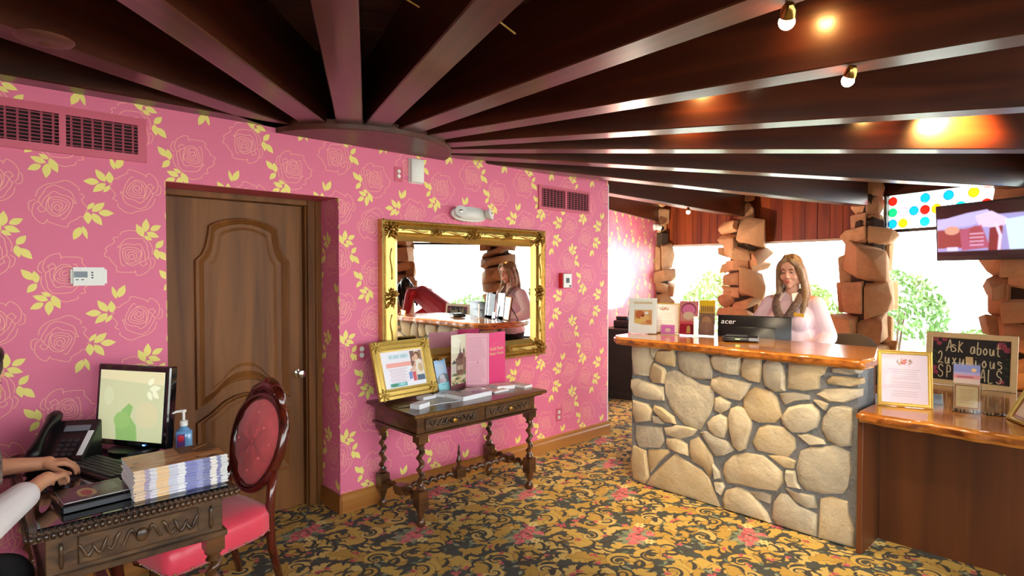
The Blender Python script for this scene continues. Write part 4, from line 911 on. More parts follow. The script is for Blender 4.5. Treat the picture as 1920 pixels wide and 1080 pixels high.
# ------------------------------------------------------------------ things on the stone counter
CT = 1.1185
def food_print():
    c = Cv(300, 380, (250, 248, 240)); c.rect(50, 40, 250, 62, (226, 206, 160)); c.rect(60, 128, 250, 290, (226, 170, 110)); c.ell(120, 180, 50, 44, (206, 110, 60)); c.ell(170, 220, 46, 40, (238, 190, 120)); c.ell(190, 160, 22, 16, (250, 246, 236)); c.ell(110, 250, 50, 24, (236, 200, 110)); c.ell(150, 190, 16, 14, (150, 60, 40)); c.ell(215, 255, 30, 22, (214, 130, 70)); c.poly([(60, 270), (250, 310), (250, 320), (60, 320)], (250, 248, 240)); c.blur(2); return c
def crest_print(seed=0, bg=(226, 214, 222)):
    c = Cv(300, 380, bg); r = random.Random(seed)
    for k in range(40): c.ell(150 + r.gauss(0, 22), 62 + r.gauss(0, 12), r.uniform(3, 8), r.uniform(3, 6), r.choice([(176, 84, 84), (206, 140, 110), (120, 84, 60), (150, 116, 96)]))
    for s in (-1, 1): c.line([(150 + s * 30, 80), (150 + s * 48, 60), (150 + s * 40, 44)], 3, (126, 110, 92))
    for k in range(13):
        if k in (5, 9): continue
        w = 210 - (k * 53 % 60); c.rect(150 - w / 2, 118 + k * 17, 150 + w / 2, 122 + k * 17, tuple(q * .84 for q in bg))
    c.blur(2); return c
def stand(name, label, cat, x, y, z, rz, w, h, cv, base=.06, tilt=8, group=None):
    t = thing(name, label, cat, (x, y, z + .0005), rot=(0, 0, rad(rz))); tl = rad(-tilt)
    pane(t, 'print', w, h, .0015, img_mat('print_%d' % len(MATS), cv, .35), loc=(0, 0, .006), rot=(tl, 0, 0))
    g = G(); R_ = Matrix.Rotation(tl, 3, 'X')
    for y0 in (-.004, .004): g.box(R_ @ Vector((0, y0, h / 2)) + Vector((0, 0, .006)), (w + .008, .002, h + .004), R=R_)
    g.b2((-w / 2 - .004, -.004, 0), (w / 2 + .004, base, .003)); g.build('clear_holder', 'acrylic', t); return t
stand('sign_holder', 'white food sign in clear stand at the counter left end', 'sign', 4.01, 2.735, CT, -64.5, .225, .285, food_print(), .045, 6)
frame_with('certificate_frame', 'gold edged certificate behind the white food sign', 'frame', (4.18, 2.645, CT), -64, 8, .25, .25, .012, .010, crest_print(4, (240, 222, 214)), 'gold_paint')
def pink_card():
    c = Cv(120, 80, (226, 120, 190)); c.ell(60, 46, 28, 18, (238, 190, 176)); c.ell(60, 40, 14, 10, (244, 214, 190)); c.blur(1); return c
stand('card_holder', 'small pink card leaning before the certificate frame', 'card', 4.09, 2.55, CT, -66, .105, .075, pink_card(), .03, 10)
def pink_leaflet():
    c = Cv(150, 300, (214, 96, 110)); c.rect(8, 8, 142, 180, (222, 150, 140)); c.ell(75, 75, 62, 62, (150, 60, 84)); c.ell(75, 80, 54, 54, (232, 130, 176)); c.ell(75, 130, 46, 36, (236, 206, 176)); c.rect(8, 180, 142, 200, (226, 96, 96)); c.rect(8, 205, 142, 290, (176, 30, 54)); c.poly([(60, 285), (64, 225), (80, 214), (92, 230), (94, 285)], (236, 190, 110)); c.blur(1); return c
stand('leaflet_holder', 'pink leaflet in a clear stand mid counter', 'leaflet', 4.165, 2.415, CT, -76, .145, .265, pink_leaflet(), .05, 6)
def yellow_leaflet():
    c = Cv(150, 330, (140, 104, 88)); c.rect(0, 0, 150, 50, (244, 206, 40)); c.rect(0, 50, 150, 120, (226, 178, 84)); 
    for k in range(7): c.line([(20 + k * 18, 60), (26 + k * 17, 84), (22 + k * 18, 108)], 3, (70, 44, 30))
    c.ell(75, 200, 46, 50, (186, 140, 100)); c.ell(75, 250, 60, 50, (160, 116, 96)); c.blur(1); return c
stand('leaflet_holder', 'yellow topped leaflet in a clear stand beside the monitor', 'leaflet', 4.23, 2.295, CT, -79, .125, .275, yellow_leaflet(), .05, 6)
t = thing('card_holder', 'narrow white card holder seen edge-on between pink and yellow leaflets', 'stand', (4.09, 2.305, CT + .0005), rad(-70))
g = G(); g.b2((-.018, -.03, 0), (.018, .05, .004)); g.b2((-.016, 0, .004), (.016, .006, .16)); g.build('holder', 'white_card', t)
t = thing('receipt_printer', 'low black receipt printer before the counter monitor', 'printer', (4.075, 1.945, CT + .0005), rad(-66))
g = G(); g.b2((-.12, -.07, .004), (.12, .07, .036)); g.build('body', 'black_plastic', t, bevel=.008, smooth=True); g = G(); g.b2((.118, -.06, .008), (.125, .06, .04)); g.b2((.06, -.072, .012), (.118, -.069, .034)); g.build('grey_side', 'grey_plastic', t)
g = G(); g.b2((-.10, -.05, .036), (.05, .05, .046)); g.build('lid', 'dark_grey', t, bevel=.006); g = G(); g.b2((-.03, -.0725, .02), (.0, -.07, .025)); g.build('indicator', 'led_green', t)
g = G(); [g.ell((x, y, .004), .006, 6, 4) for x in (-.1, .1) for y in (-.05, .05)]; g.build('feet', 'black_plastic', t)
t = thing('counter_monitor', 'black flat monitor seen from behind on the counter', 'monitor', (4.39, 1.99, .7605), rad(-78))
g = G(); g.b2((-.265, -.018, .19), (.265, .012, .525)); g.b2((-.16, -.03, .24), (.16, -.018, .44)); g.build('back_shell', 'black_plastic', t, bevel=.008, smooth=True)
g = G(); g.b2((-.25, .0125, .205), (.25, .014, .51)); g.build('screen', 'black_gloss', t); g = G(); g.b2((-.03, -.03, .02), (.03, -.012, .3)); g.build('neck', 'black_plastic', t); g = G(); g.lathe([(.12, 0), (.12, .012), (.04, .022), (.001, .022)], (0, 0, .0005), 20); g.build('foot', 'black_plastic', t, smooth=True)
text(t, 'acer', .055, 'ink_white', (-.185, -.0185, .475), sx=1.15, shear=.15)
# office chair behind the counter
t = thing('office_chair', 'black office chair behind the stone counter', 'chair', (5.5, 1.66, 0), rad(-70))
g = G(); g.prism([(-.23, .62), (-.24, .9), (-.2, 1.03), (-.1, 1.075), (.1, 1.075), (.2, 1.03), (.24, .9), (.23, .62)], -.03, .03, ax=1); g.build('backrest', 'slacks', t, bevel=.02, bseg=3, smooth='all', loc=(0, .24, 0))
g = G(); g.b2((-.24, -.25, .44), (.24, .22, .52)); g.build('seat', 'slacks', t, bevel=.03, bseg=3, smooth=True); g = G(); g.tube([(0, 0, .1), (0, 0, .44)], .03, 12); g.tube([(0, .1, .45), (0, .28, .45), (0, .28, .8)], .018, 8); g.build('column', 'black_plastic', t, smooth=True)
for k in range(5):
    a = k * 2 * pi / 5; g = G(); g.tube([(0, 0, .11), (.28 * cos(a), .28 * sin(a), .06)], [.025, .016], 8); l = g.build('leg', 'black_plastic', t, smooth=True); g = G(); g.tube([(.28 * cos(a) - .015 * sin(a), .28 * sin(a) + .015 * cos(a), .028), (.28 * cos(a) + .015 * sin(a), .28 * sin(a) - .015 * cos(a), .028)], .027, 12); g.build('caster', 'black_plastic', l, smooth=True)

# ------------------------------------------------------------------ things on the lower wing
WZ = .8325
frame_with('document_frame', 'gold framed crested notice standing on the desk wing', 'frame', (3.965, .905, WZ), -70, 10, .27, .325, .024, .012, crest_print(2, (196, 180, 196)), 'gold_paint')
# chalkboard
cb = thing('chalkboard_sign', 'pine framed chalkboard with hand lettered message', 'chalkboard', (4.97, .765, WZ), rot=(rad(-6), 0, rad(-92)))
bw, bh = .50, .365
frame_ring(bw, bh, [(0, 0), (0, -.016), (.034, -.016), (.038, -.008), (.038, 0)]).build('frame', 'pine', cb)
g = G(); g.b2((-bw / 2 + .03, -.006, .03), (bw / 2 - .03, .004, bh - .03)); g.build('slate', 'chalkboard', cb)
GL = {'A': [[(0,0),(.18,.3),(.42,1),(.6,0)],[(.0,.28),(.5,.38)]],'s': [[(.4,.5),(.1,.6),(.05,.42),(.35,.3),(.38,.08),(.02,.0)]],'k': [[(.05,0),(.12,.95)],[(.5,.85),(.12,.4),(.5,0)]],
 'a': [[(.42,.55),(.1,.5),(.05,.1),(.3,.02),(.42,.55),(.48,.02)]],'b': [[(.12,1),(.08,.02),(.4,.05),(.42,.45),(.1,.45)]],'o': [[(.25,.55),(.04,.3),(.2,0),(.42,.25),(.25,.55)]],'u': [[(.05,.55),(.08,.08),(.3,.05),(.42,.5),(.46,0)]],
 't': [[(.22,.95),(.2,.1),(.42,.02)],[(.02,.62),(.46,.68)]],'2': [[(.05,.75),(.2,.98),(.42,.85),(.35,.4),(.05,.02),(.3,.1),(.6,0)]],'x': [[(.05,.55),(.42,0)],[(.42,.55),(.05,0)]],'r': [[(.08,.55),(.1,0)],[(.1,.38),(.25,.55),(.42,.5)]],'i': [[(.14,.5),(.16,0)],[(.15,.72),(.16,.74)]],
 'S': [[(.5,.82),(.3,1),(.06,.85),(.12,.58),(.44,.42),(.46,.12),(.2,0),(.0,.14)]],'P': [[(.1,0),(.1,.95),(.42,.85),(.42,.5),(.1,.45)]],'E': [[(.46,.95),(.08,.92),(.08,.02),(.5,.02)],[(.08,.5),(.4,.5)]],'C': [[(.5,.85),(.25,1),(.04,.5),(.2,.02),(.5,.12)]],'I': [[(.25,.98),(.25,0)],[(.08,.98),(.42,.98)],[(.08,0),(.42,0)]],'L': [[(.1,1),(.1,0),(.5,.02)]], ' ': []}
g = G()
for s, x0, z0, st, hh in (('Ask about', -.135, .236, .034, .082), ('2uxurious', -.18, .150, .041, .084), ('SPECIALS', -.175, .055, .0455, .086)):
    for k, ch in enumerate(s):
        for pl in GL[ch]:
            pts = smooth_pts([(x0 + k * st + px_ * hh * .62, -.0075, z0 - k * .0012 + pz * hh) for px_, pz in pl], 4); n = len(pts)
            g.tube(pts, [(.0042 if i % 3 else .0034, .0008) for i in range(n)] if False else .0036, 5)
g.v = [(x, -.0062 + (y + .0075) * .3, z) for x, y, z in g.v]
g.build('chalk_lettering', 'chalk', cb)
for (x, z, r, col) in ((-.195, .315, .018, 'chalk_pink'), (-.145, .318, .017, 'chalk_pink'), (-.175, .288, .016, 'chalk_pink'), (.165, .295, .027, 'chalk_pink'), (.195, .27, .02, 'chalk_pink'), (-.2, .115, .018, 'chalk_pink'), (-.19, .085, .017, 'chalk_pink'), (.17, .06, .016, 'chalk_pink')):
    g = G()
    for k in range(6): a = k * 1.05; g.ell((x + .55 * r * cos(a), -.0063, z + .55 * r * sin(a)), (r * .5, .0006, r * .42), 8, 4)
    g.build('chalk_rose', col, cb)
g = G()
for x, z in ((-.205, .2), (-.195, .17), (-.2, .235), (.2, .21), (.195, .15), (.205, .18), (.2, .1)): g.ell((x, -.0063, z), (.012, .0006, .007), 8, 4); g.ell((x + .008, -.0063, z - .012), (.006, .0006, .012), 8, 4)
o = g.build('chalk_leaves', 'chalk_green', cb); o['kind'] = 'stuff'
g = G(); g.b2((-.02, .03, 0), (.02, .034, .2)); g.build('strut', 'pine', cb, rot=(rad(16), 0, 0), loc=(0, .0, .006))
def beige_card():
    c = Cv(120, 150, (222, 190, 130)); c.line([(6, 6), (114, 6), (114, 144), (6, 144), (6, 6)], 3, (150, 80, 50)); 
    for k in range(7): c.rect(26 + k % 2 * 6, 32 + k * 13, 94 - k % 3 * 6, 35 + k * 13, (190, 140, 96))
    return c
def sky_card():
    c = Cv(120, 100, (170, 150, 190)); c.rect(0, 0, 120, 40, (126, 132, 186)); c.rect(0, 55, 120, 75, (206, 130, 130)); c.rect(0, 75, 120, 100, (206, 178, 160)); c.ell(92, 26, 12, 9, (226, 180, 120)); c.rect(16, 62, 90, 68, (150, 60, 80)); c.blur(1); return c
t = thing('leaflet_holder', 'two tier clear stand with beige card before the chalkboard', 'leaflet', (4.05, .632, WZ + .0005), rad(-78))
pane(t, 'beige_card', .115, .135, .002, img_mat('beige_card_print', beige_card(), .4), loc=(0, -.004, .022)); pane(t, 'upper_card', .118, .105, .002, img_mat('sky_card_print', sky_card(), .4), loc=(0, .03, .158))
g = G(); g.b2((-.062, -.008, .0), (.062, -.006, .16)); g.b2((-.062, .034, .0), (.062, .036, .27)); g.b2((-.062, -.008, 0), (.062, .08, .004)); g.b2((-.064, -.008, 0), (-.062, .036, .16)); g.b2((.062, -.008, 0), (.064, .036, .16)); g.build('clear_holder', 'acrylic', t)
t = thing('card_holder', 'small clear box with grey cards right of the crested notice', 'cards', (4.20, .815, WZ + .0005), rad(-75))
g = G(); g.b2((-.05, -.03, 0), (.05, .03, .004)); g.b2((-.05, -.03, 0), (.05, -.027, .03)); g.b2((-.05, .027, 0), (.05, .03, .055)); g.build('clear_box', 'acrylic', t); g = G(); g.b2((-.044, -.02, .006), (.044, .02, .056)); g.build('cards', 'grey_plastic', t, bevel=.002)
t = thing('leaflet_holder', 'empty clear stand right of the two tier stand', 'stand', (4.075, .495, WZ + .0005), rad(-60))
g = G(); g.b2((-.05, -.002, 0), (.05, .001, .14)); g.b2((-.05, -.002, 0), (.05, .07, .003)); g.b2((-.05, .06, 0), (.05, .063, .11)); g.build('clear_panel', 'acrylic', t)
frame_with('document_frame', 'bright gold frame with beige sheet leaning past the empty clear stand', 'frame', (3.93, .385, WZ), -150, 27, .27, .32, .022, .014, beige_card(), 'gold_paint')

# television on its ceiling bracket
def tv_print():
    c = Cv(480, 270, (150, 150, 206)); c.rect(0, 0, 480, 60, (30, 16, 16)); c.poly([(0, 70), (160, 40), (260, 30), (300, 70), (180, 110), (0, 120)], (176, 176, 232)); c.poly([(200, 60), (280, 40), (360, 90), (330, 130), (220, 120)], (206, 196, 238))
    c.rect(0, 125, 150, 225, (134, 62, 60)); c.ell(80, 130, 40, 24, (196, 150, 130)); c.poly([(120, 130), (230, 110), (270, 230), (130, 240)], (160, 84, 110)); c.ell(200, 160, 36, 46, (150, 72, 80))
    for k in range(4): c.rect(170, 150 + k * 20, 240, 158 + k * 20, (206, 186, 226), .8)
    c.poly([(270, 130), (330, 120), (320, 250), (260, 250)], (120, 50, 50)); c.poly([(340, 90), (480, 76), (480, 240), (360, 250)], (190, 220, 240)); c.line([(300, 110), (318, 170), (310, 250)], 8, (226, 206, 240)); c.rect(50, 220, 110, 244, (196, 200, 232)); c.rect(0, 245, 480, 270, (30, 18, 20)); c.blur(14); return c
tv = thing('television', 'flat television showing a film on an arm from the stone column', 'television', (7.085, .99, 1.74), rot=(rad(3), 0, rad(-118)))
g = G(); g.b2((-.475, 0, 0), (.475, .05, .56)); g.build('casing', 'black_plastic', tv, bevel=.006)
pane(tv, 'screen', .91, .49, .001, img_mat('tv_screen', tv_print(), .15, emit=.55), loc=(0, -.0025, .045))
g = G(); g.b2((-.1, .05, .12), (.1, .075, .32)); g.tube([(0, .07, .25), (-.12, .35, .27), (-.27, .66, .27)], .022, 10); g.b2((-.34, .64, .17), (-.2, .70, .37)); g.build('wall_bracket', 'black_matte', tv)
# ------------------------------------------------------------------ far corner: dark cabinet with lamp and machine
cbn = thing('dark_cabinet', 'dark cabinet beyond the counter against the far pink wall', 'cabinet', (6.62, 4.66, 0), rad(14.7))
g = G(); g.b2((-.5, -.22, .08), (.5, .22, .86)); g.b2((-.53, -.25, .86), (.53, .24, .9)); g.b2((-.52, -.25, 0), (.52, .24, .1)); g.build('body', 'black_matte', cbn, bevel=.004)
for s in (-1, 1):
    g = G(); g.b2((s * .25 - .23, -.235, .13), (s * .25 + .23, -.22, .83)); d = g.build('door', 'black_matte', cbn, bevel=.004); g = G(); g.ell((s * .06, -.245, .5), .014, 8, 6); g.build('knob', 'steel', d)
t = thing('desk_lamp', 'small lamp with dark shade on the dark cabinet', 'lamp', (6.80, 4.80, .9005), 0)
g = G(); g.lathe([(.07, 0), (.07, .012), (.012, .02), (.01, .1), (.001, .1)], (0, 0, 0), 16); g.build('base', 'black_matte', t, smooth=True)
g = G(); n = 20; vs = [(r * cos(2 * pi * k / n), r * sin(2 * pi * k / n), z_) for r, z_ in ((.075, .09), (.055, .2)) for k in range(n)]; g.add(vs, [(k, (k + 1) % n, n + (k + 1) % n, n + k) for k in range(n)]); g.build('shade', 'maroon', t, smooth='all')
g = G(); g.ell((0, 0, .13), .022, 10, 8); g.build('bulb', 'bulb', t, smooth='all')
d = bpy.data.lights.new('lamp_light', 'POINT'); d.energy = 220; d.color = (1, .86, .66); d.shadow_soft_size = .03; lo = bpy.data.objects.new('lamp_light', d); COL.objects.link(lo); lo.parent = t; lo.location = (0, 0, .17)
t = thing('fax_machine', 'black office machine on the dark cabinet', 'machine', (6.45, 4.60, .9005), rad(14.7))
g = G(); g.b2((-.2, -.15, 0), (.2, .15, .1)); g.b2((-.14, -.02, .1), (.14, .14, .15)); g.build('body', 'black_plastic', t, bevel=.01); g = G(); g.b2((-.15, -.14, .1), (.15, -.03, .108)); g.build('keypad', 'grey_plastic', t)

# ------------------------------------------------------------------ carved desk on the left
DX0, DX1, DY0, DY1, DZ = .13, .785, 2.43, 3.585, .76
dk = thing('carved_desk', 'carved dark desk with glossy black top at the left', 'desk', ((DX0 + DX1) / 2, (DY0 + DY1) / 2, 0)); ox, oy = (DX0 + DX1) / 2, (DY0 + DY1) / 2
hx, hy = (DX1 - DX0) / 2, (DY1 - DY0) / 2
g = G(); g.b2((-hx, -hy, .72), (hx, hy, .752)); g.build('tabletop', 'walnut_carved', dk, bevel=.010, bseg=2)
g = G(); g.b2((-hx + .03, -hy + .03, .752), (hx - .03, hy - .03, DZ)); g.build('glass_top', 'black_gloss', dk, bevel=.002)
g = G()
for k in range(34):
    x = -hx + .012 + k * (2 * hx - .024) / 33; g.ell((x, -hy - .001, .737), (.009, .008, .012), 6, 5); g.ell((x, -hy + .014, .752), (.008, .012, .006), 6, 4)
for k in range(60):
    y = -hy + .012 + k * (2 * hy - .024) / 59; g.ell((-hx, y, .737), (.008, .009, .012), 6, 5); g.ell((hx, y, .737), (.008, .009, .012), 6, 5)
o = g.build('carved_edge', 'walnut', dk, smooth='all'); o['kind'] = 'stuff'
g = G(); g.b2((-hx + .05, -hy + .05, .575), (hx - .05, hy - .03, .72)); g.b2((-hx + .035, -hy + .035, .56), (hx - .035, hy - .02, .585)); g.build('apron', 'walnut_carved', dk, bevel=.003)
g = G(); g.b2((-.19, -hy + .042, .60), (.19, -hy + .05, .70)); pnl = g.build('end_panel', 'walnut_carved', dk, bevel=.004)
g = G(); rr = random.Random(8)
for s in (-1, 1):
    for k in range(4):
        x0 = s * (.02 + k * .042); g.tube([(x0 + s * .045 * t, -hy + .04, .65 + .03 * sin(5 * t + k) * (1 - t * .3)) for t in np.linspace(0, 1, 8)], [.003, .006, .008, .007, .006, .006, .005, .003], 6)
    g.tube([(s * (.235), -hy + .047, .60 + .09 * t) for t in np.linspace(0, 1, 5)], [.004, .009, .006, .009, .004], 6)
g.ell((0, -hy + .04, .65), (.022, .01, .026), 8, 6); g.build('carving', 'walnut_carved', pnl, smooth='all')
for x in (-hx + .075, hx - .075):
    for y in (-hy + .085, hy - .07):
        g = G(); g.b2((x - .034, y - .034, .50), (x + .034, y + .034, .57)); g.lathe([(.03, .46), (.02, .475), (.034, .49), (.034, .5)], (x, y, 0), 12); g.twist(.2, .465, .021, .012, .085, (x, y)); g.lathe([(.02, .17), (.034, .18), (.022, .2)], (x, y, 0), 12); g.b2((x - .034, y - .034, .1), (x + .034, y + .034, .175)); g.lathe([(.02, 0), (.032, .02), (.03, .06), (.034, .1)], (x, y, 0), 12); g.build('leg', 'walnut', dk, smooth=True)
g = G(); g.b2((-.02, -hy + .1, .12), (.02, hy - .1, .16)); g.build('stretcher', 'walnut', dk)
# monitor on the desk
def desk_screen():
    c = Cv(400, 320, (186, 190, 150)); c.poly([(0, 0), (400, 0), (400, 60), (0, 40)], (206, 200, 160)); c.poly([(120, 320), (110, 240), (150, 180), (190, 150), (215, 165), (200, 210), (240, 250), (250, 320)], (132, 170, 100)); c.ell(150, 230, 50, 40, (140, 176, 104)); c.ell(60, 120, 30, 44, (196, 204, 168), .6); 
    for b, t in (((300, 60), (340, 30)), ((310, 80), (380, 70)), ((300, 90), (330, 130)), ((330, 90), (370, 120))): c.leaf(b, t, 14, (222, 226, 196), .8)
    c.ell(300, 200, 70, 60, (204, 188, 150), .5); c.blur(6); return c
dm = thing('desk_monitor', 'black desk monitor with pale green screen on the carved desk', 'monitor', (.56, 3.275, DZ + .0005), rad(-58))
R_ = Matrix.Rotation(rad(-5), 3, 'X')
hd = bpy.data.objects.new('display', None)
g = G(); w, h = .435, .385; z0 = .02
g.box(R_ @ Vector((0, .02, h / 2)) + Vector((0, 0, z0)), (w, .045, h), R=R_); dsp = g.build('casing', 'black_gloss', dm, bevel=.006)
pane(dm, 'screen', w - .05, h - .055, .001, img_mat('desk_screen', desk_screen(), .12, emit=.4), loc=(0, -.005, z0 + .028), rot=(rad(-5), 0, 0))
g = G(); g.box((.09, -.006, z0 + .012), (.012, .003, .005)); g.build('power_light', 'led_blue', dm)
g = G(); g.b2((-.04, .035, .0), (.04, .07, .25)); g.build('neck', 'black_plastic', dm); g = G(); g.lathe([(.11, 0), (.11, .01), (.03, .02), (.001, .02)], (0, .03, 0), 20); g.build('foot', 'black_plastic', dm, smooth=True)
# telephone
ph = thing('desk_phone', 'black desk phone with upright handset left of the monitor', 'phone', (.315, 3.285, DZ + .0005), rad(-30))
Rp = Matrix.Rotation(rad(32), 3, 'X')
g = G(); g.prism([(-.1, 0), (.1, 0), (.1, .165), (-.1, .03)], -.11, .11, ax=0); g.build('body', 'black_plastic', ph, bevel=.006)
sl = lambda x, u, dz=0: (x, -.1 + u * .829, .03 + u * .559 + dz)
Rs = Matrix.Rotation(atan2(.135, .2), 3, 'X')
g = G(); g.box(sl(.03, .18, .004), (.1, .03, .006), R=Rs); g.build('display', 'grey_plastic', ph)
g = G(); [g.box(sl(.0 + i * .026, .03 + j * .026, .003), (.018, .016, .006), R=Rs) for i in range(3) for j in range(4)]; o = g.build('keys', 'dark_grey', ph); o['kind'] = 'stuff'
g = G(); g.box(sl(.092, .09, .004), (.022, .14, .004), R=Rs); g.build('label_strip', 'white_card', ph)
g = G(); g.tube([sl(-.075, t, .03 + .018 * sin(pi * t / .22)) for t in np.linspace(-.02, .24, 9)], [.026, .03, .022, .018, .018, .018, .022, .03, .026], 10); g.build('handset', 'black_plastic', ph, smooth='all')
g = G(); g.tube([(-.11 - .02 * sin(k * .35) + .012 * cos(k * 1.6), -.09 - .004 * k + .012 * sin(k * 1.6), .012) for k in range(40)], .004, 5); g.build('cord', 'black_plastic', ph, smooth='all')
# keyboard
kb = thing('keyboard', 'dark keyboard in front of the desk monitor', 'keyboard', (.425, 3.0, DZ + .0005), rad(-72))
g = G(); g.b2((-.2, -.075, 0), (.2, .075, .018)); g.build('base', 'black_plastic', kb, bevel=.004)
g = G(); [g.box((-.18 + i * .0245, -.055 + j * .022, .021), (.019, .017, .008)) for i in range(15) for j in range(6)]; o = g.build('keys', 'dark_grey', kb); o['kind'] = 'stuff'
# card terminal / flat device at the front
def gadget():
    c = Cv(300, 120, (34, 32, 36)); c.rect(160, 20, 270, 80, (92, 120, 108)); c.ell(120, 66, 44, 44, (186, 170, 110)); c.ell(120, 66, 26, 24, (176, 84, 76)); c.rect(20, 30, 80, 70, (70, 66, 62)); c.rect(10, 96, 280, 104, (60, 74, 92)); c.blur(2); return c
t = thing('card_terminal', 'flat black desk device with grey display at the desk front', 'device', (.335, 2.66, DZ + .0005), rad(4))
g = G(); g.b2((-.11, -.1, 0), (.11, .1, .03)); g.build('body', 'black_gloss', t, bevel=.006); pane(t, 'faceplate', .2, .17, .001, img_mat('device_face', gadget(), .25), loc=(0, -.086, .0318), rot=(-pi / 2, 0, 0)); g = G(); g.b2((-.105, -.108, .004), (.105, -.1, .022)); g.build('front_slot', 'dark_grey', t)
# magazines in a stack, one by one
rm = random.Random(12); n = 21; hh = .0054
spm = []
for k in range(4):
    c = Cv(320, 24, (196, 190, 206)); r2 = random.Random(40 + k); x = 0
    for w_, cl_ in ((34, (216, 178, 136)), (16, (140, 120, 150)), (22, (206, 200, 210)), (40, (224, 178, 116)), (30, (190, 188, 206)), (26, (226, 222, 226)), (40, (96, 98, 168)), (22, (140, 140, 190)), (26, (84, 84, 140)), (24, (226, 216, 206)), (14, (110, 104, 156)), (26, (206, 204, 200)), (20, (156, 170, 92))): c.rect(x, 0, x + w_, 24, cl_); x += w_
    c.blur(1); spm.append(img_mat('magazine_spine_%d' % k, c, .5))
mc = Cv(320, 420, (206, 140, 84)); r2 = random.Random(9)
for k in range(26): mc.ell(r2.uniform(0, 320), r2.uniform(0, 420), r2.uniform(14, 60), r2.uniform(8, 30), r2.choice([(226, 170, 100), (240, 200, 140), (96, 54, 34), (40, 26, 20), (206, 110, 60), (236, 190, 120)]), .85, r2.uniform(0, 3))
mc.rect(180, 0, 320, 200, (46, 28, 22), .7); mc.line([(30, 380), (200, 330), (310, 300)], 5, (240, 210, 150)); mc.line([(240, 120), (300, 40)], 6, (236, 196, 110)); mc.blur(2); mcm = img_mat('magazine_cover', mc, .3, coat=.3)
for k in range(n):
    top = k == n - 1
    t = thing('magazine', 'topmost magazine with orange cover on the desk stack' if top else 'magazine with striped spine within the desk corner stack', 'magazine', (.605 + rm.uniform(-.004, .004), 2.62 + rm.uniform(-.003, .003), DZ + .001 + k * hh), rad(rm.uniform(-1, 1)), None if top else 'magazines stacked on the carved desk')
    g = G(); w, d = .325, .225; g.b2((-w / 2, -d / 2 + .0005, 0), (w / 2, d / 2, hh - .0006), 1); g.quad_uv([(-w / 2, -d / 2, .0003), (w / 2, -d / 2, .0003), (w / 2, -d / 2, hh - .0009), (-w / 2, -d / 2, hh - .0009)], 0)
    g.build('pages', [spm[0], 'white_card'], t)
    if top: g = G(); g.quad_uv([(-w / 2, -d / 2, hh), (w / 2, -d / 2, hh), (w / 2, d / 2, hh), (-w / 2, d / 2, hh)]); g.build('cover', mcm, t)
# sanitizer bottle
t = thing('sanitizer_bottle', 'blue pump bottle of hand sanitizer behind the magazines', 'bottle', (.748, 3.085, DZ + .0005), rad(-20))
g = G(); g.prism([(-.032, -.018), (.032, -.018), (.036, 0), (.032, .018), (-.032, .018), (-.036, 0)], 0, .10); g.lathe([(.03, .1), (.014, .118), (.014, .125)], (0, 0, 0), 14); g.build('bottle', 'sanitizer', t, bevel=.006, smooth=True)
g = G(); g.b2((-.028, -.0195, .02), (.006, -.018, .085)); g.build('label_patch', 'label_purple', t); g = G(); g.ell((-.011, -.02, .065), (.014, .0015, .016), 10, 6); g.build('label_mark', 'ink_red', t)
g = G(); g.lathe([(.017, .122), (.017, .145), (.006, .15), (.006, .185), (.012, .187), (.012, .198), (.001, .2)], (0, 0, 0), 14); g.tube([(0, 0, .192), (-.03, -.01, .193), (-.045, -.014, .186)], [.007, .006, .004], 8); g.build('pump', 'white_plastic', t, smooth=True)

# ------------------------------------------------------------------ red velvet visitor chair
vc = thing('velvet_chair', 'red velvet chair with tufted oval back beside the carved desk', 'chair', (.80, 3.03, 0), rad(-77))   # local -y faces the desk side, +y = back
# seat
g = G(); so = [(-.27, -.25), (-.15, -.285), (.15, -.285), (.27, -.25), (.25, 0), (.215, .22), (.1, .255), (-.1, .255), (-.215, .22), (-.25, 0)]
so = smooth_pts(so, 3, True); ns = len(so); lay = [(.34, .97), (.36, 1.0), (.43, 1.0), (.465, .93), (.482, .7), (.488, .3)]
vs = [(p[0] * k, p[1] * k, z_) for z_, k in lay for p in so]; g.add(vs, [(i * ns + k, i * ns + (k + 1) % ns, (i + 1) * ns + (k + 1) % ns, (i + 1) * ns + k) for i in range(len(lay) - 1) for k in range(ns)] + [tuple(range(ns))[::-1], tuple((len(lay) - 1) * ns + k for k in range(ns))]); g.build('seat', 'velvet_seat', vc, smooth='all')
g = G(); [g.ell((p[0] * 1.0, p[1] * 1.0, .352), .006, 6, 4) for p in so[::1]]; o = g.build('nail_trim', 'brass_nail', vc); o['kind'] = 'stuff'
# backrest: oval frame, tufted pad; tilted back
Rb = Matrix.Rotation(rad(-14), 3, 'X'); B0 = Vector((0, .235, .47))
bp = lambda x, z_, y=0: B0 + Rb @ Vector((x, y, z_))
ov = [(.2 * cos(t) * (1 + .1 * sin(t)), .275 + .235 * sin(t)) for t in np.linspace(0, 2 * pi, 33)[:-1]]
g = G(); g.tube([bp(x, z_) for x, z_ in ov], [(.028, .024)] * 32, 8, closed=True); g.build('back_frame', 'mahogany', vc, smooth='all')
g = G(); g.tube([bp(-.15, .465), bp(-.09, .535), bp(0, .57), bp(.09, .535), bp(.15, .465)], [(.02, .02), (.034, .03), (.045, .034), (.034, .03), (.02, .02)], 8); [g.ell(bp(x, z_, -.02), (r, .016, r), 8, 6) for x, z_, r in ((0, .575, .03), (-.045, .55, .022), (.045, .55, .022), (-.09, .525, .016), (.09, .525, .016))]; g.build('crest_carving', 'mahogany', vc, smooth='all')
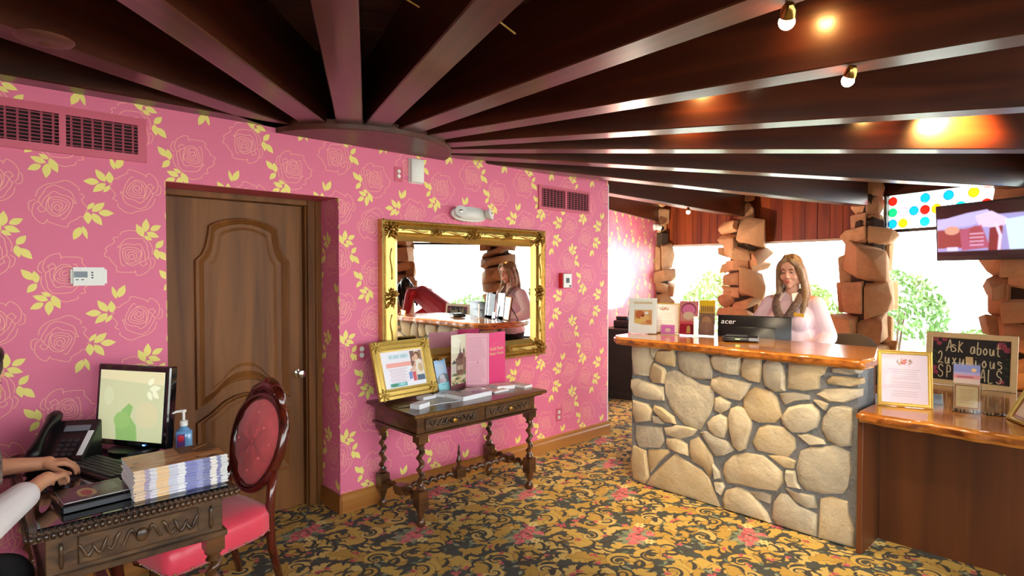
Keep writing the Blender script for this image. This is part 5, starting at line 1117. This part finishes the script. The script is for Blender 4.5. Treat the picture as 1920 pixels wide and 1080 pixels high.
for sgn, nm in ((-1, 'back_cushion'), (1, 'rear_upholstery')):
    g = G(); nr, na = 7, 28; vs = [bp(0, .275, sgn * .035)]; fs = []
    for i in range(1, nr + 1):
        f = i / nr
        for k in range(na):
            t = 2 * pi * k / na; x, z_ = .195 * cos(t) * (1 + .1 * sin(t)) * f, .23 * sin(t) * f
            y = sgn * (.035 * (1 - f ** 2.5) + .004) ; 
            if sgn < 0: y += .010 * (abs(sin((x + z_) * 34)) ** .5 * abs(sin((x - z_) * 34)) ** .5 < .35)
            vs.append(bp(x, .275 + z_, y))
    for k in range(na): fs.append((0, 1 + k, 1 + (k + 1) % na))
    for i in range(nr - 1):
        for k in range(na): fs.append((1 + i * na + k, 1 + i * na + (k + 1) % na, 1 + (i + 1) * na + (k + 1) % na, 1 + (i + 1) * na + k))
    g.add(vs, fs); bc = g.build(nm, 'velvet', vc, smooth='all')
    if sgn < 0:
        for x, z_ in ((-.07, .2), (.07, .2), (0, .275), (-.07, .35), (.07, .35), (0, .13), (0, .42), (-.13, .275), (.13, .275)): gg = G(); gg.ell(bp(x, z_, -.034 + .02 * (hypot(x / .2, (z_ - .275) / .235)) ** 2), .008, 8, 6); gg.build('button', 'velvet', bc, smooth='all')
for sx_ in (-1, 1):
    g = G(); g.tube([bp(sx_ * .175, .16), bp(sx_ * .19, .05), (sx_ * .195, .235, .40), (sx_ * .19, .25, .25), (sx_ * .195, .31, .0)], [.022, .022, .024, .022, .016], 8); g.build('leg', 'mahogany', vc, smooth='all')
    g = G(); g.tube([(sx_ * .225, -.23, .36), (sx_ * .25, -.265, .27), (sx_ * .23, -.25, .14), (sx_ * .235, -.28, .02), (sx_ * .235, -.29, 0)], [.03, .034, .022, .016, .022], 8); g.build('leg', 'mahogany', vc, smooth='all')
g = G(); P_ = [(-.22, -.235, .345), (0, -.28, .345), (.22, -.235, .345), (.205, .22, .345), (-.205, .22, .345)]; g.tube(P_, [(.014, .02)] * 5, 8, closed=True); g.build('seat_rail', 'mahogany', vc, smooth='all')

# ------------------------------------------------------------------ outside: shrubs seen through the windows
def shrub(x, y, r, h, label, seed, mat):
    t = thing('shrub', label, 'shrub', (x, y, -.12)); rr = random.Random(seed); g = G()
    for k in range(900):
        th, ph_ = rr.uniform(0, 6.28), math.acos(rr.uniform(-.3, 1)); q = rr.uniform(.75, 1.05); c = Vector((r * q * sin(ph_) * cos(th), r * q * sin(ph_) * sin(th), h * .5 + h * .5 * q * cos(ph_))); s = rr.uniform(.05, .09)
        R_ = Euler((rr.uniform(0, 6), rr.uniform(0, 6), rr.uniform(0, 6))).to_matrix()
        g.add([c + R_ @ Vector(v) for v in ((-s, 0, 0), (0, -s * .4, .01), (s, 0, 0), (0, s * .4, .01))], [(0, 1, 2, 3)])
    o = g.build('foliage', mat, t, fix=False) if False else g.build('foliage', mat, t); o['kind'] = 'stuff'
    g = G(); [g.tube([(0, 0, 0), (.3 * r * cos(a), .3 * r * sin(a), h * .6)], [.03, .012], 6) for a in (0, 2, 4)]; g.build('stems', 'bark', t)
SH = [(11.3, 4.25, .68, 1.6), (11.6, 2.8, .72, 1.8), (11.0, 5.75, .7, 1.75), (11.3, 1.2, .8, .95), (10.4, -.6, .7, .9), (9.0, -3.6, 1.0, 1.2), (7.2, -5.2, 1.0, 1.0)]
for k, (x, y, r, h) in enumerate(SH):
    shrub(x, y, r, h, ('shrub outside the window right of the receptionist', 'tall shrub outside behind the receptionist', 'low shrub outside the window nearest the far wall', 'shrub outside beside the third stone column', 'low shrub outside below the stained glass', 'shrub outside reflected in the gilt mirror', 'smaller shrub outside reflected in the mirror edge')[k], k, 'leaf_green' if k % 2 else 'leaf_light')
# ------------------------------------------------------------------ people
def V(*a): return Vector(a)
class Blob(G):
    """overlapping closed shapes, fused into one continuous skin by voxel remeshing"""
    def cap(s, a, b, r0, r1, seg=12):
        a, b = Vector(a), Vector(b); s.tube([a, a.lerp(b, .5), b], [r0, (r0 + r1) / 2, r1], seg); s.ell(a, r0, seg, 8); s.ell(b, r1, seg, 8); return s
    def chain(s, pts, rs):
        for (a, b), (p, q) in zip(zip(pts, pts[1:]), zip(rs, rs[1:])): s.cap(a, b, p, q)
        return s
    def fuse(s, name, mat, parent, voxel=.008, it=4, fac=.5):
        o = s.build('tmp', mat); m = o.modifiers.new('r', 'REMESH'); m.mode = 'VOXEL'; m.voxel_size = voxel; m.adaptivity = 0
        if it: q = o.modifiers.new('s', 'SMOOTH'); q.iterations = it; q.factor = fac
        dg = bpy.context.evaluated_depsgraph_get(); me = bpy.data.meshes.new_from_object(o.evaluated_get(dg)); bpy.data.objects.remove(o)
        me.name = name; me.materials.clear(); me.materials.append(MATS[mat]); me.polygons.foreach_set('use_smooth', [True] * len(me.polygons))
        ob = bpy.data.objects.new(name, me); COL.objects.link(ob); ob.parent = parent; return ob
def head_skin(b, c, R, k=1.0):
    P = lambda x, y, z: Vector(c) + R @ (Vector((x, y, z)) * k)
    E = lambda p, r: b.ell(P(*p), tuple(q * k for q in r), 16, 12, R=R)
    E((0, .014, .035), (.074, .092, .084)); E((0, -.018, -.03), (.061, .07, .072)); E((0, -.03, -.07), (.046, .05, .045)); E((0, -.062, -.1), (.022, .02, .018))
    for s in (-1, 1): E((s * .036, -.058, -.03), (.026, .026, .028)); E((s * .076, .012, -.006), (.009, .02, .03)); E((s * .03, -.078, .028), (.024, .012, .008)); E((s * .011, -.1, -.03), (.008, .01, .008)); E((s * .05, .0, -.07), (.02, .035, .03))
    b.cap(P(0, -.084, .016), P(0, -.106, -.024), .009 * k, .012 * k); E((0, -.086, -.062), (.026, .012, .014)); E((0, -.075, .05), (.05, .02, .04))
    return P
def face_parts(par, P, R, k=1.0, brow='brow', down=True):
    for s in (-1, 1):
        g = G(); g.ell(P(s * .031, -.0715, .008), .0122 * k, 12, 8); e = g.build('eye', 'eye_white', par, smooth='all')
        g = G(); g.ell(P(s * .031, -.080, .005 if down else .008), .0058 * k, 10, 6); g.build('iris', 'iris', e, smooth='all')
        g = G(); g.ell(P(s * .031, -.0735, .0125), tuple(q * k for q in (.0145, .0125, .0085)), 12, 8, R=R); g.build('eyelid', 'skin', par, smooth='all')
        g = G(); g.tube([P(s * (.031 + .014 * cos(t)), -.089 + .004 * abs(cos(t)), .004 + .004 * sin(t)) for t in np.linspace(pi, 0, 7)], .0014 * k, 5); g.build('lashes', brow, par)
        g = G(); g.tube([P(s * x, y, z) for x, y, z in ((.014, -.094, .027), (.03, -.092, .034), (.05, -.078, .029))], [.003 * k, .0042 * k, .002 * k], 6); g.build('eyebrow', brow, par, smooth='all')
    g = G(); g.ell(P(0, -.095, -.058), tuple(q * k for q in (.021, .006, .0045)), 12, 6, R=R); g.ell(P(0, -.094, -.067), tuple(q * k for q in (.018, .007, .0055)), 12, 6, R=R); g.build('lips', 'lip', par, smooth='all')
def hand_skin(b, w, d, n, curl=.5, k=1.0, thumb=1):
    """w wrist, d pointing direction, n back-of-hand normal; thumb=+1 on the d x n side"""
    d = Vector(d).normalized(); n = (Vector(n) - d * Vector(n).dot(d)).normalized(); s = d.cross(n) * thumb; w = Vector(w)
    b.cap(w, w + d * .03 * k, .026 * k, .028 * k)
    for i, o in enumerate((.026, .009, -.009, -.026)): b.cap(w + d * .03 * k + s * o * .7 * k, w + d * .085 * k + s * o * k, .0135 * k, .0115 * k)
    for i, (o, L) in enumerate(((.028, .068), (.0095, .076), (-.0095, .07), (-.028, .054))):
        p = w + d * (.085 - (.006 if i in (0, 3) else 0)) * k + s * o * k; a = 0.12; r = .0095
        for j, f in enumerate((.45, .32, .26)):
            a += curl * (.6 if j == 0 else 1); q = p + (d * cos(a) - n * sin(a) + s * o * .6).normalized() * L * f * k; b.cap(p, q, r * k, r * .9 * k, 8); p = q; r *= .92
    p = w + d * .025 * k + s * .026 * k
    for L, a, r in ((.04, .75, .013), (.032, .5, .0115), (.026, .25, .010)):
        q = p + (d * cos(a) + s * sin(a) - n * .35).normalized() * L * k; b.cap(p, q, r * k, r * .92 * k, 8); p = q
def hair_lock(b, pts, rs, n=5):
    P = smooth_pts(pts, n); m = len(P); b.tube(P, [(np.interp(i / (m - 1), np.linspace(0, 1, len(rs)), [r[0] for r in rs]), np.interp(i / (m - 1), np.linspace(0, 1, len(rs)), [r[1] for r in rs])) for i in range(m)], 10)

# receptionist standing behind the stone counter, looking down at the monitor
rc = thing('person', 'woman in pale pink blouse and scarf standing behind the stone counter', 'person', (4.93, 1.915, 0), rad(-90))
HR = Euler((rad(10), 0, rad(4))).to_matrix(); HC = V(0, -.035, 1.625); HK = 1.06
b = Blob(); P = head_skin(b, HC, HR, HK)
b.cap(HC + V(0, .025, -.08), V(0, .01, 1.40), .05, .056)
b.ell((0, .01, 1.27), (.165, .105, .17)); b.cap((-.165, .01, 1.385), (.165, .01, 1.385), .05, .05); b.ell((0, 0, 1.07), (.14, .1, .18)); b.ell((0, .01, .93), (.165, .115, .13))
RS_, LS = [(-.18, .01, 1.36), (-.31, .0, 1.14), (-.22, -.25, 1.0)], [(.18, .01, 1.36), (.25, .05, 1.11), (.235, -.17, .985)]
for A in (RS_, LS): b.chain(A, [.05, .04, .028])
hand_skin(b, RS_[2], (.35, -.9, -.1), (0, 0, 1), .35, thumb=1); hand_skin(b, LS[2], (-.2, -.95, -.1), (0, 0, 1), .35, thumb=-1)
for s in (-1, 1): b.chain([(s * .085, .01, .9), (s * .09, .0, .5), (s * .09, .03, .1)], [.085, .055, .038]); b.cap((s * .09, .03, .05), (s * .095, -.12, .04), .035, .03)
b.fuse('body', 'skin', rc, .0055, 3)
face_parts(rc, P, HR, HK)
b = Blob(); b.ell((0, .005, 1.25), (.2, .135, .17)); b.cap((-.165, .01, 1.355), (.165, .01, 1.355), .066, .066); b.cap((-.09, .01, 1.385), (.09, .01, 1.385), .066, .066); b.cap((-.03, .01, 1.42), (.03, .01, 1.42), .062, .062); b.ell((0, -.005, 1.07), (.2, .145, .2)); b.ell((0, .005, .93), (.205, .155, .12))
for s in (-1, 1): b.ell((s * .085, -.085, 1.225), (.085, .075, .085))
b.chain(RS_, [.07, .072, .055]); b.chain(LS, [.07, .074, .058]); b.fuse('blouse', 'blouse_pink', rc, .008, 5)
g = Blob()
for s in (-1, 1): g.cap((s * .235 * 1.0 if s > 0 else -.23, -.165 if s > 0 else -.235, .99 if s > 0 else 1.005), (s * .236 if s > 0 else -.222, -.19 if s > 0 else -.255, .985 if s > 0 else 1.0), .062, .058)
g.fuse('cuffs', 'blouse_pink', rc, .006, 2)
for s in (-1, 1):   # collar wings and the two scarf strips meeting at the knot
    g = G(); q = [V(s * .026, -.085, 1.448), V(s * .07, -.045, 1.458), V(s * .088, -.092, 1.405), V(s * .05, -.125, 1.385)]
    g.add(q + [v + V(0, -.008, .002) for v in q], [(0, 1, 2, 3), (7, 6, 5, 4), (0, 4, 5, 1), (1, 5, 6, 2), (2, 6, 7, 3), (3, 7, 4, 0)]); g.build('collar', 'blouse_white', rc, bevel=.002)
    g = G(); g.tube(smooth_pts([(s * .075, .0, 1.478), (s * .088, -.07, 1.43), (s * .072, -.145, 1.345), (s * .035, -.168, 1.27), (s * .004, -.172, 1.235)], 4), [(.034, .012)] * 17, 8); g.build('scarf_strip', 'scarf', rc, smooth='all')
    g = G(); g.tube([(s * .006, -.172, 1.24), (s * .02, -.176, 1.18), (s * .03, -.168, 1.09)], [(.010, .016), (.009, .026), (.006, .03)], 8); g.build('scarf_tail', 'scarf', rc, smooth='all')
g = G(); g.ell((0, -.176, 1.24), (.022, .014, .02), 10, 8); g.build('scarf_knot', 'scarf', rc, smooth='all')
g = G(); g.box((.115, -.170, 1.285), (.075, .006, .026), R=Euler((rad(12), rad(10), rad(24))).to_matrix()); g.build('name_badge', 'tag_gold', rc, bevel=.002)
b = Blob(); b.ell(HC + HR @ V(0, .022, .052), (.088, .104, .092), 16, 12, R=HR); b.ell(HC + HR @ V(0, .06, -.02), (.08, .06, .10), 14, 10, R=HR)
LK = lambda x, y, z: HC + HR @ V(x, y, z)
for s, pts in ((1, [(.03, -.066, .115), (.072, -.055, .05), (.088, -.02, -.05), (.105, -.03, -.15), (.115, -.10, -.25), (.10, -.135, -.345)]), (1, [(.02, -.02, .13), (.085, -.01, .03), (.098, .02, -.08), (.125, -.01, -.2), (.125, -.07, -.28)]), (1, [(.0, .05, .12), (.075, .06, .0), (.085, .07, -.12), (.1, .06, -.24)]),
               (-1, [(-.0, -.07, .115), (-.06, -.06, .065), (-.082, -.03, -.03), (-.085, -.03, -.12), (-.092, -.05, -.2)]), (-1, [(-.02, -.01, .13), (-.082, .0, .03), (-.09, .02, -.08), (-.095, .0, -.19)]), (-1, [(0, .06, .12), (-.07, .065, 0), (-.08, .07, -.13), (-.09, .06, -.24)]), (0, [(0, .09, .1), (0, .115, -.02), (0, .11, -.16), (0, .095, -.3)])):
    hair_lock(b, [LK(*p) for p in pts], [(.026, .026), (.032, .026), (.034, .026), (.036, .026), (.022, .016)])
for s in (-1, 1): hair_lock(b, [LK(s * .004, -.07, .122), LK(s * .035, -.088, .098), LK(s * .066, -.072, .05)], [(.016, .018), (.02, .018), (.016, .014)])
b.fuse('hair', 'hair_blonde', rc, .006, 3)
b = Blob(); b.ell((0, .01, .9), (.195, .145, .14))
for s in (-1, 1): b.chain([(s * .09, .01, .88), (s * .095, .0, .5), (s * .095, .03, .06)], [.1, .075, .065])
b.fuse('slacks', 'slacks', rc, .01, 4)
for s in (-1, 1): b = Blob(); b.cap((s * .093, .04, .045), (s * .098, -.14, .036), .044, .036); b.fuse('shoe', 'shoe', rc, .008, 2)

# clerk seated at the carved desk, typing (mostly outside the left edge)
sp = thing('person', 'dark haired clerk in white blouse seated typing at the carved desk', 'person', (-.22, 2.62, 0))
O = V(-.22, 2.62, 0); L_ = lambda x, y, z: V(x, y, z) - O
HR = Euler((rad(20), 0, rad(152))).to_matrix(); HC = L_(.012, 2.80, 1.225)
RA = [L_(-.05, 2.55, .985), L_(-.02, 2.36, .80), L_(.195, 2.755, .835)]; LA = [L_(-.01, 2.92, .99), L_(.02, 3.08, .84), L_(.205, 3.02, .835)]
b = Blob(); P = head_skin(b, HC, HR, 1.02); b.cap(HC + V(-.03, -.01, -.08), L_(-.06, 2.73, 1.03), .05, .056)
b.cap(L_(-.07, 2.57, .98), L_(-.035, 2.88, .985), .055, .055); b.cap(L_(-.09, 2.72, .91), L_(-.24, 2.65, .60), .11, .125); b.chain(RA, [.048, .04, .027]); b.chain(LA, [.048, .04, .027])
hand_skin(b, RA[2], (.55, .83, -.05), (0, 0, 1), .5, thumb=-1); hand_skin(b, LA[2], (.98, -.1, -.08), (0, 0, 1), .5, thumb=1)
for y, z in ((2.55, .0), (2.76, 0)): b.chain([L_(-.22, y, .55), L_(.02, y - .1, .52), L_(.0, y - .1, .08)], [.085, .06, .04]); b.cap(L_(.0, y - .1, .05), L_(.13, y - .06, .035), .035, .03)
b.fuse('body', 'skin_b', sp, .0055, 3); face_parts(sp, P, HR, 1.02, 'hair_dark')
b = Blob(); b.cap(L_(-.065, 2.57, .985), L_(-.03, 2.89, .99), .085, .085); b.cap(L_(-.09, 2.72, .93), L_(-.25, 2.65, .58), .145, .155); b.chain([RA[0], RA[1], RA[1].lerp(RA[2], .72)], [.072, .066, .05]); b.chain([LA[0], LA[1]], [.07, .06]); b.fuse('blouse', 'blouse_white', sp, .008, 4)
g = G(); g.tube(smooth_pts([L_(-.14, 2.64, 1.07), L_(-.02, 2.63, 1.07), L_(.055, 2.68, 1.0), L_(.065, 2.74, .88)], 4), [(.012, .022)] * 13, 8); g.tube(smooth_pts([L_(-.12, 2.82, 1.06), L_(.0, 2.82, 1.06), L_(.06, 2.77, .98), L_(.065, 2.73, .86)], 4), [(.012, .022)] * 13, 8); g.build('scarf', 'scarf', sp, smooth='all')
b = Blob(); b.ell(HC + HR @ V(0, .03, .045), (.088, .1, .092), 16, 12, R=HR)
for x in (-.07, -.035, 0, .035, .07): hair_lock(b, [HC + HR @ V(*p) for p in ((x * .6, -.02, .112), (x * 1.15, .06, .07), (x * 1.2, .095, -.04), (x * .8, .09, -.13))], [(.02, .02), (.03, .024), (.03, .024), (.02, .016)])
b.fuse('hair', 'hair_dark', sp, .007, 3)
b = Blob(); b.ell(L_(-.24, 2.655, .55), (.17, .19, .12))
for y in (2.52, 2.73): b.chain([L_(-.22, y, .57), L_(.07, y - .1, .55), L_(.0, y - .1, .12)], [.115, .095, .06])
b.fuse('slacks', 'slacks', sp, .01, 4)
for y in (2.45, 2.66): b = Blob(); b.cap(L_(-.01, y, .045), L_(.14, y + .04, .036), .044, .036); b.fuse('shoe', 'shoe', sp, .008, 2)
t = thing('task_chair', 'black stool under the clerk at the carved desk', 'chair', (-.25, 2.65, 0))
g = G(); g.lathe([(.001, .40), (.17, .40), (.19, .42), (.18, .44), (.001, .445)], (0, 0, 0), 24); g.build('seat', 'slacks', t, smooth=True); g = G(); g.tube([(0, 0, .05), (0, 0, .4)], .025, 10); g.build('column', 'black_plastic', t, smooth=True)
for k in range(5): a = k * 2 * pi / 5 + .3; g = G(); g.tube([(0, 0, .08), (.22 * cos(a), .22 * sin(a), .02)], [.022, .018], 8); g.build('leg', 'black_plastic', t, smooth=True)

# woman in red bending over the desk wing, seen only in the mirror
rw = thing('person', 'dark haired woman in red bending over the desk, seen in the mirror', 'person', (5.30, .12, 0))
O2 = V(5.30, .12, 0); M_ = lambda x, y, z: V(x, y, z) - O2
HR = Euler((rad(48), 0, rad(8))).to_matrix(); HC = M_(5.24, -.92, 1.40)
b = Blob(); P = head_skin(b, HC, HR, 1.0); b.cap(HC + HR @ V(0, .03, -.08), M_(5.27, -.66, 1.36), .05, .055)
b.cap(M_(5.10, -.58, 1.31), M_(5.44, -.58, 1.31), .055, .055); b.cap(M_(5.28, -.52, 1.28), M_(5.30, .08, 1.0), .125, .14)
RA = [M_(5.08, -.56, 1.29), M_(4.98, -.50, 1.05), M_(4.93, -.72, .87)]; LA = [M_(5.44, -.58, 1.29), M_(5.44, -.66, 1.02), M_(5.2, -.80, .87)]
for A in (RA, LA): b.chain(A, [.05, .04, .028])
hand_skin(b, RA[2], (0, -1, -.1), (0, 0, 1), .35, thumb=-1); hand_skin(b, LA[2], (-.6, -.8, -.1), (0, 0, 1), .35, thumb=1)
for x in (5.21, 5.39): b.chain([M_(x, .1, .95), M_(x, .06, .5), M_(x, .12, .1)], [.09, .058, .04]); b.cap(M_(x, .12, .05), M_(x, -.04, .04), .035, .03)
b.fuse('body', 'skin_b', rw, .007, 3); face_parts(rw, P, HR, 1.0, 'hair_dark')
b = Blob(); b.cap(M_(5.10, -.57, 1.315), M_(5.44, -.57, 1.315), .075, .075); b.cap(M_(5.28, -.52, 1.28), M_(5.30, .08, 1.0), .15, .175); b.ell(M_(5.3, .1, .92), (.2, .17, .2)); b.chain(RA[:2] + [RA[1].lerp(RA[2], .5)], [.075, .065, .055]); b.chain(LA[:2] + [LA[1].lerp(LA[2], .5)], [.075, .065, .055]); b.fuse('red_top', 'dress_red', rw, .009, 4)
b = Blob(); b.ell(HC + HR @ V(0, .025, .045), (.09, .105, .095), 16, 12, R=HR)
for x, y0 in ((-.08, -.02), (.08, -.02), (-.05, .06), (.05, .06), (0, .09)):
    p0 = HC + HR @ V(x * .6, y0, .12); p1 = HC + HR @ V(x * 1.3, y0 * .8, .0); hair_lock(b, [p0, p1, p1 + V(x * .4, .06, -.14), p1 + V(x * .5, .10, -.30)], [(.03, .03), (.04, .03), (.04, .03), (.02, .016)])
b.fuse('hair', 'hair_dark', rw, .008, 3)
b = Blob(); b.ell(M_(5.3, .1, .86), (.18, .15, .14))
for x in (5.21, 5.39): b.chain([M_(x, .1, .88), M_(x, .06, .5), M_(x, .12, .08)], [.1, .075, .065])
b.fuse('slacks', 'slacks', rw, .01, 4)
for x in (5.21, 5.39): b = Blob(); b.cap(M_(x, .13, .045), M_(x, -.05, .036), .044, .036); b.fuse('shoe', 'shoe', rw, .008, 2)
